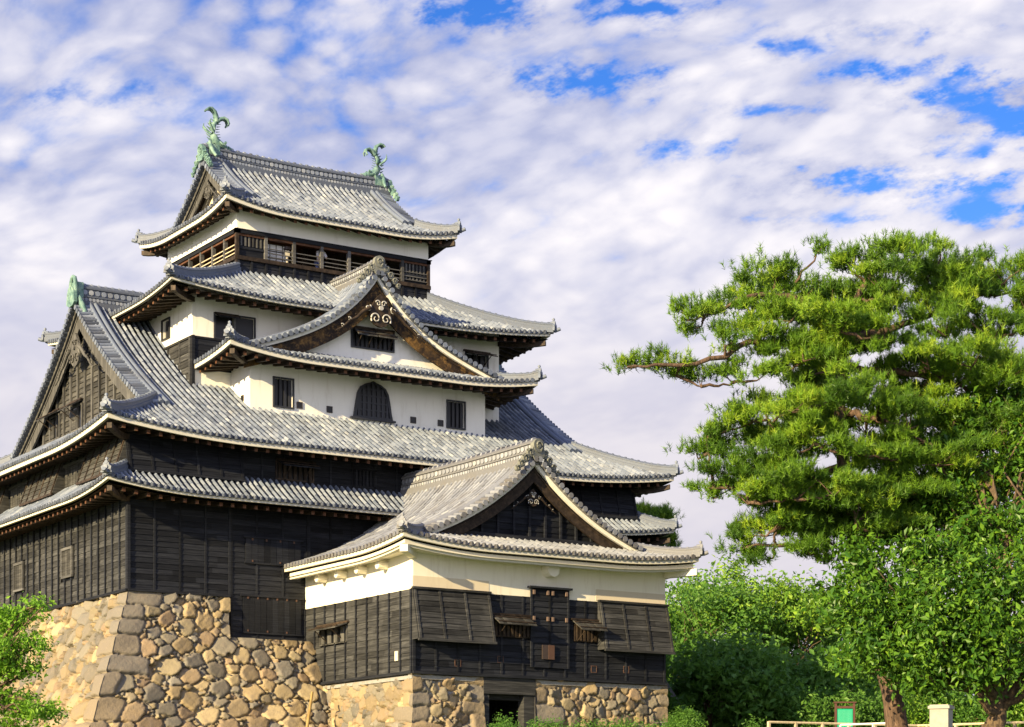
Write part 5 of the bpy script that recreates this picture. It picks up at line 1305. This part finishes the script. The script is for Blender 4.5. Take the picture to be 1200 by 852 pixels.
# --- the big pine
def pine(name, label, base_d, trunk_px, pads, seed, limbs=(), tuft=.25, dens=1., r0=.45, needles=20):
    r = np.random.default_rng(seed); base = at(trunk_px[0][0], 980, base_d); base[2] = float(gz(base[0], base[1]))
    t = thing(name, base, label, 'tree'); tb = MB()
    Pt = np.array([at(x, y, base_d + dd) for x, y, dd in trunk_px]); Pt = np.concatenate([[base - [0, 0, .4]], Pt[0:]])
    rad_t = np.linspace(r0, .10, len(Pt)); rad_t[0] *= 1.35
    f = np.linspace(0, len(Pt) - 1, 40); Pf = np.stack([np.interp(f, range(len(Pt)), Pt[:, k]) for k in range(3)], 1); Pf += np.convolve(r.normal(size=46), np.ones(7) / 7, 'valid')[:40, None] * np.array([.10, .10, 0])
    tube(tb, Pf, np.interp(f, range(len(Pt)), rad_t), 12)
    skel = [Pf[4:]]
    def from_trunk(c, rad_):
        A = np.concatenate(skel); low = np.maximum(0, A[:, 2] - c[2]) * 1.5; i = int(np.argmin(np.linalg.norm(A - c, axis=1) + low)); return A[i]
    for lm in limbs:
        Q = np.array([at(x, y, base_d + dd) for x, y, dd in lm]); ff = np.linspace(0, len(Q) - 1, 18); Q2 = np.stack([np.interp(ff, range(len(Q)), Q[:, k]) for k in range(3)], 1); Q2[1:-1] += r.normal(size=(16, 3)) * .05
        tube(tb, Q2, np.linspace(.17, .035, 18), 7); skel.append(Q2)
    cP, cA, cT = [], [], []
    for (x, y, rx, ry, dd) in pads:
        c = at(x + r.normal() * 7, y + r.normal() * 5, base_d + dd + r.normal() * .5); sc_ = base_d / 2500.; ax = np.array([rx * sc_, rx * sc_ * .9, ry * sc_ * r.uniform(1.05, 1.6)])
        s = from_trunk(c, 0); Q = limb(tb, s, c - [0, 0, ax[2] * .4], .07, .03, r, .06, 8, 6, -.05); skel.append(Q[3:])
        nt_ = int(max(14, dens * 230 * rx * ry * sc_ * sc_ * 1.35))
        nb_ = max(4, nt_ // 38)                                              # twigs carry the tufts
        sub = c + unit(r.normal(size=(nb_, 3))) * ax * r.uniform(.35, 1.0, (nb_, 1)) * [1, 1, .8]
        for qd in sub[:: 2]: limb(tb, c - [0, 0, ax[2] * .4], qd, .028, .010, r, .06, 4, 4)
        k = r.integers(0, nb_, nt_); off = r.normal(size=(nt_, 3)) * np.array([.27, .27, .19]) * r.uniform(.6, 1.4, (nb_, 1))[k]; off[:, 2] = np.abs(off[:, 2]) * .9 - .06
        p = sub[k] + off; a = unit((p - (c - [0, 0, ax[2] * 1.2])) * [.55, .55, .8] + r.normal(size=(nt_, 3)) * .45 + [0, 0, .95])
        cP.append(p); cA.append(a); cT.append(np.clip(r.uniform(.05, .65, nb_)[k] + r.uniform(-.1, .3, nt_), 0, 1))
    Pp, Aa, Tt = np.concatenate(cP), np.concatenate(cA), np.concatenate(cT); n = len(Pp)
    nn = needles; rep = np.repeat(np.arange(n), nn)
    d = unit(r.normal(size=(n * nn, 3)) * .62 + Aa[rep] * .85); L = tuft * r.uniform(.65, 1.15, (n * nn, 1))
    o_ = Pp[rep] + Aa[rep] * r.uniform(-.55, .45, (n * nn, 1)) * tuft; sd_ = unit(np.cross(d, r.normal(size=d.shape))) * .013
    V = np.stack([o_ - sd_, o_ + sd_, o_ + d * L], 1); F = np.arange(n * nn * 3).reshape(-1, 3)
    fm = MB(); fm.add(V, F, 0, np.repeat(np.clip(Tt[rep] + r.uniform(-.08, .08, n * nn), 0, 1), 3))
    tb.build('trunk', ['pine_bark'], t); fm.build('crown', ['pine_needle'], t); return t
rp = np.random.default_rng(77)
pads = [(742, 430, 22, 9, -2), (768, 424, 24, 12, -2), (800, 432, 28, 14, -1.5), (815, 455, 18, 10, -1), (803, 360, 22, 13, -1), (830, 372, 30, 16, -1), (862, 352, 30, 20, 0), (850, 395, 26, 16, -1.5),
        (900, 318, 34, 20, 0), (880, 342, 30, 18, 1), (930, 335, 28, 16, 1), (925, 365, 36, 20, -1), (890, 385, 34, 18, -1.5), (960, 300, 14, 10, 0), (1005, 315, 30, 20, 0), (1045, 298, 44, 22, 0), (1030, 340, 40, 22, -1.5),
        (1085, 325, 34, 24, .5), (985, 372, 44, 24, -2), (1040, 385, 46, 24, -2), (945, 400, 40, 20, -2.2), (1110, 300, 20, 12, 1), (1140, 318, 40, 24, 1), (1185, 325, 40, 30, 1.5), (1110, 362, 46, 28, 0), (1165, 375, 46, 30, 0), (1215, 360, 40, 40, 1),
        (1130, 415, 46, 24, -.5), (1190, 425, 44, 28, -.5), (1075, 420, 36, 18, -1.5),
        (862, 450, 24, 14, -1.5), (895, 435, 26, 14, -2), (842, 502, 30, 14, -1), (880, 490, 40, 22, -2), (925, 470, 44, 24, -2.6), (975, 455, 44, 24, -2.8), (1025, 470, 46, 24, -2.4), (1070, 490, 40, 22, -1.5), (1120, 480, 40, 22, 0),
        (828, 525, 22, 12, -1), (858, 540, 40, 20, -1.6), (905, 535, 48, 26, -2.6), (955, 515, 46, 24, -3), (1005, 520, 44, 24, -2.6), (1050, 530, 40, 20, -2), (1100, 525, 40, 22, -.8),
        (838, 572, 30, 14, -1), (880, 580, 48, 24, -2), (930, 580, 50, 26, -2.6), (975, 572, 40, 24, -2.5), (1030, 575, 46, 22, -1.8), (1080, 565, 44, 22, -1), (1130, 560, 40, 24, 0), (1180, 530, 44, 30, .5), (1190, 480, 40, 28, 1),
        (865, 636, 30, 9, -1), (900, 645, 42, 13, -1.5), (945, 642, 40, 14, -2), (915, 615, 36, 14, -1.5), (975, 625, 30, 16, -1), (1060, 610, 40, 18, 0), (1010, 395, 30, 22, 2.5), (960, 350, 30, 20, 2.5), (1060, 455, 30, 20, 2.5), (950, 430, 34, 20, 2.5), (910, 505, 34, 20, 2.5), (990, 560, 34, 20, 2.5)]
pads += [(1000 + rp.uniform(-75, 80), y, rp.uniform(34, 48), rp.uniform(20, 26), rp.uniform(.2, 2.6)) for y in (335, 360, 390, 415, 440, 465, 490, 505, 530, 550, 575, 595)] + [(x, y, 44, 26, 1.) for x, y in ((1090, 455), (1150, 450), (1110, 505), (1160, 505), (1100, 595), (1150, 590))]
pads += [(1000, 602, 44, 22, 1.), (1045, 630, 42, 22, .6), (955, 612, 36, 18, 1.), (1075, 600, 40, 22, -.6), (925, 600, 34, 16, 0.), (1010, 585, 40, 20, -1.4)]
pads += [(x + rp.uniform(-28, 28), y + rp.uniform(12, 30), rx * .9, ry, dd + rp.uniform(.3, 2.2)) for x, y, rx, ry, dd in pads[8:] if 840 < x and y < 600 and rp.random() < .8]
pine('pine_tree', 'tall spreading pine with reddish trunk and bright layered needles, right of the keep', 80., [(1051, 852, 0), (1046, 815, 0), (1020, 720, 0), (1003, 640, 0), (990, 560, 0), (984, 480, 0), (986, 420, .2), (998, 360, .4), (1030, 305, .4)], pads, 31,
     limbs=[[(986, 425, .2), (940, 405, -.5), (880, 400, -1.2), (830, 425, -1.8), (770, 428, -2.2), (735, 430, -2.4)], [(986, 430, .2), (1040, 435, .4), (1100, 440, .6), (1145, 465, .8), (1175, 485, 1.)], [(990, 400, .2), (940, 350, 0), (880, 345, -.6), (825, 370, -1)],
            [(990, 400, .3), (1060, 380, .6), (1130, 350, 1), (1190, 340, 1.4)], [(990, 545, .1), (930, 570, -1), (870, 575, -1.8), (830, 572, -2)], [(985, 480, .1), (1040, 495, -.6), (1090, 520, -1)], [(996, 610, 0), (940, 640, -1), (880, 640, -1.6)]], r0=.47)
# --- broadleaf evergreen beside the pine
b = at(1163, 980, 77); b[2] = float(gz(b[0], b[1]))
def off(px, py, dd, d=77.): return at(px, py, d + dd) - b
crown = []
for (x, y, rx, ry, dd) in [(1010, 720, 40, 34, -1), (1040, 765, 46, 34, -1.6), (1020, 680, 38, 26, 0), (1075, 700, 48, 36, -1.6), (1110, 745, 50, 36, -2.2), (1090, 660, 46, 30, .5), (1150, 690, 50, 38, -1.8), (1180, 740, 46, 36, -2.2), (1160, 780, 44, 22, -2), (1085, 795, 36, 20, -1.6), (1215, 690, 46, 40, -1),
                           (1140, 630, 50, 34, 1), (1195, 620, 46, 40, .8), (1080, 610, 44, 28, 2), (1120, 575, 46, 30, 2.2), (1180, 560, 50, 36, 2), (1230, 580, 40, 50, 1.5), (1230, 780, 30, 26, -1), (1000, 770, 24, 18, -.6), (1060, 730, 40, 26, 1.5), (1150, 725, 50, 30, 1.8), (1100, 530, 40, 26, 2.8), (1150, 510, 44, 30, 3.), (1205, 500, 44, 36, 2.6), (1060, 570, 34, 24, 3.), (1010, 650, 40, 24, 1.2), (1045, 625, 40, 26, 2.), (975, 700, 24, 22, 1.), (1130, 480, 36, 24, 3.), (1185, 465, 40, 28, 3.), (1215, 530, 40, 30, 2.)]:
    s = 77 / 2500.; dd += .9 if y < 640 else 0; crown.append((off(x, y, dd), (rx * s, rx * s * .95, ry * s)))
broad_tree('evergreen_tree', 'broad evergreen with low forking trunk and glossy bright leaves, at the right edge', b, 8., crown, 42000, None, 'glossy_leaf', 'brown_bark', 41, nsub=10, subr=(.20, .40), core=.5, size=.25, trunk_r=.42, sprig=6, trunk_to=(off(1175, 790, 0)), droop=.5, shell=.55)
# --- trees beyond the terrace
bgs = [(800, 668, 118, 5.2, 'dense rounded forest tree just right of the gatehouse roof'), (850, 660, 126, 5.6, 'leafy forest tree behind and left of the pine branches'), (905, 672, 120, 5.0, 'green forest tree whose crown tops out beside the lowest pine branch'),
       (955, 690, 124, 4.6, 'forest tree in the gap left of the pine trunk'), (830, 745, 104, 3.6, 'lower shaded tree close behind the gatehouse corner'), (895, 760, 106, 3.4, 'low spreading tree above the left end of the wooden fence'), (955, 770, 108, 3.2, 'small rounded tree behind the green notice board'),
       (785, 725, 128, 4.2, 'dark tree half hidden by the gatehouse eave'), (1010, 700, 128, 4.6, 'tree directly behind the pine trunk'), (1080, 720, 126, 5., 'tree hidden behind the evergreen, right of the pine trunk'), (1150, 715, 128, 5., 'tree behind the forked evergreen trunk'), (1215, 725, 124, 5., 'tree at the right edge behind the evergreen')]
for i, (x, ytop, d, w, lab) in enumerate(bgs):
    if d > 110: d += 42; w *= 1.25
    bb = at(x, 980, d); bb[2] = 0.; htop = -4 + (980 - ytop) / 2500. * d; r = np.random.default_rng(100 + i)
    cr = [((0, 0, htop - w * .45), (w * .62, w * .62, w * .45))]
    for k in range(8):
        a = r.uniform(0, 6.28); rr = w * r.uniform(.45, .8); cr.append(((rr * math.cos(a), rr * math.sin(a), r.uniform(.28, .82) * htop), (w * r.uniform(.38, .55), w * r.uniform(.38, .55), w * r.uniform(.24, .36))))
    broad_tree('forest_tree', lab, bb, htop, cr, 11500, None, 'forest_leaf' if i in (1, 2, 7, 8, 10) else 'light_leaf', 'brown_bark', 200 + i, 'trees growing beyond the castle terrace', nsub=11, subr=(.18, .38), core=.42, size=.38, trunk_r=.28, sprig=5, droop=.2, shell=.5)
# understorey at the foot of the wood
for i, (x, ytop, d, w, lab) in enumerate([(860, 805, 112, 3.4, 'dark shrub at the foot of the wood, left of the fence end'), (800, 800, 110, 3., 'shaded shrub behind the clipped round bush'), (935, 808, 103, 2.6, 'green shrub directly left of the notice board'), (1010, 800, 104, 3., 'green shrub between notice board and pine trunk'), (1075, 800, 106, 3., 'green shrub behind the stone pillar'), (1130, 798, 104, 2.8, 'bright shrub left of the forked trunk'), (1195, 802, 104, 2.8, 'shrub right of the forked trunk')]):
    bb = at(x, 980, d); bb[2] = 0; h = -4 + (980 - ytop) / 2500. * d; r = np.random.default_rng(300 + i)
    cr = [((r.uniform(-w, w) * .7, r.uniform(-w, w) * .7, h * r.uniform(.35, .75)), (w * .55, w * .55, h * .36)) for _ in range(6)]
    broad_tree('shrub', lab, bb, h, cr, 9000, None, 'light_leaf' if i in (2, 3, 5) else 'forest_leaf', 'brown_bark', 320 + i, 'shrubs at the foot of the wood', 'shrub', .2, .10, 5, droop=.2)
# pine top showing between the roofs, behind the keep
b3 = at(757, 980, 128)
pads3 = [(754, 603, 16, 8, 0), (746, 614, 15, 8, 0), (762, 611, 15, 8, 0), (768, 612, 14, 7, 0), (757, 626, 18, 9, 0), (772, 640, 16, 9, 0), (745, 645, 16, 9, 0)]
pine('small_pine', 'pine top peeping out between the keep and gatehouse eaves', 128., [(757, 800, 0), (757, 700, 0), (757, 598, 0)], pads3, 51, dens=3.2, r0=.3, tuft=.32)
# clipped round bush and foreground planting
def bush(name, label, c, rd, n, size, mat, seed, cat='bush', group=None):
    r = np.random.default_rng(seed); c = np.asarray(c, float); bl = [(c, np.asarray(rd) * .9)] + [(c + unit(r.normal(size=3)) * rd * .7, np.asarray(rd) * r.uniform(.25, .4)) for _ in range(14)]
    mb = MB(); blob_leaves(mb, bl, n, size, r, .5, .0, .5, .75, 4)
    for k in range(5): limb(mb, c - [0, 0, rd[2]], c + unit(r.normal(size=3)) * rd * .6, .03, .01, r, .05, 4, 5)
    o_ = mb.build(name, [mat]); return single(o_, label, cat, group)
c = at(801, 856, 92); bush('round_bush', 'clipped round green bush against the right corner of the gatehouse base', c, (.85, .85, .9), 7000, .10, 'light_leaf', 61)
hc = [at(x, 862 + r_, 76 + d_) for x, r_, d_ in ((590, 3, 0), (640, 0, .3), (690, 2, 0), (740, 0, .4), (780, 4, .2))]
mb = MB(); r = np.random.default_rng(71); blob_leaves(mb, [(p, (.95, .5, .46)) for p in hc] + [(p + [r.normal() * .5, r.normal() * .2, .2], (.4, .3, .28)) for p in hc for _ in range(3)], 12000, .09, r, .45, .0, .5, .6, 4)
o_ = mb.build('hedge', ['light_leaf']); single(o_, 'low bright hedge top along the bottom edge in front of the gatehouse', 'hedge')
for i, (x, y, lab) in enumerate(((592, 843, 'upright weed sprouting beside the dark entrance'), (880, 846, 'leafy weed standing alone left of the fence end'))):
    mb = MB(); c = at(x, y, 78.); r = np.random.default_rng(81 + i); bl = [(c + [r.normal() * .22, r.normal() * .2, -.1 - .15 * k], (.22, .22, .2)) for k in range(6)]
    blob_leaves(mb, bl, 700, .12, r, .35, -.3, .3, .3, 5)
    for q in bl: limb(mb, [c[0], c[1], float(gz(c[0], c[1])) - .1], q[0], .02, .008, r, .03, 4, 5)
    o_ = mb.build('weed', ['light_leaf']); single(o_, lab, 'weed')
# maple sprays at the lower left
bm = at(-60, 980, 52); bm[2] = float(gz(bm[0], bm[1])); s = 52 / 2500.
crm = [(at(x, y, 52 + dd) - bm, (rx * s, rx * s, ry * s)) for x, y, rx, ry, dd in [(-40, 780, 60, 26, 0), (20, 722, 34, 10, 0), (45, 708, 22, 5, -.1), (0, 735, 30, 12, .5), (15, 752, 40, 9, -.3), (20, 785, 30, 10, 0), (0, 770, 30, 14, .4), (40, 782, 12, 4, 0), (30, 835, 36, 12, -.2), (55, 830, 18, 6, 0), (0, 820, 40, 16, .4), (-20, 850, 50, 22, 0), (20, 856, 30, 14, .2), (40, 757, 22, 4, .1), (-60, 740, 50, 26, 0)]]
broad_tree('maple_tree', 'bright green maple sprays reaching in at the lower left corner', bm, 5., crm, 17000, None, 'maple_leaf', 'brown_bark', 91, size=.105, trunk_r=.14, sprig=6, trunk_to=(at(-50, 790, 52) - bm), droop=.35, shell=.2)
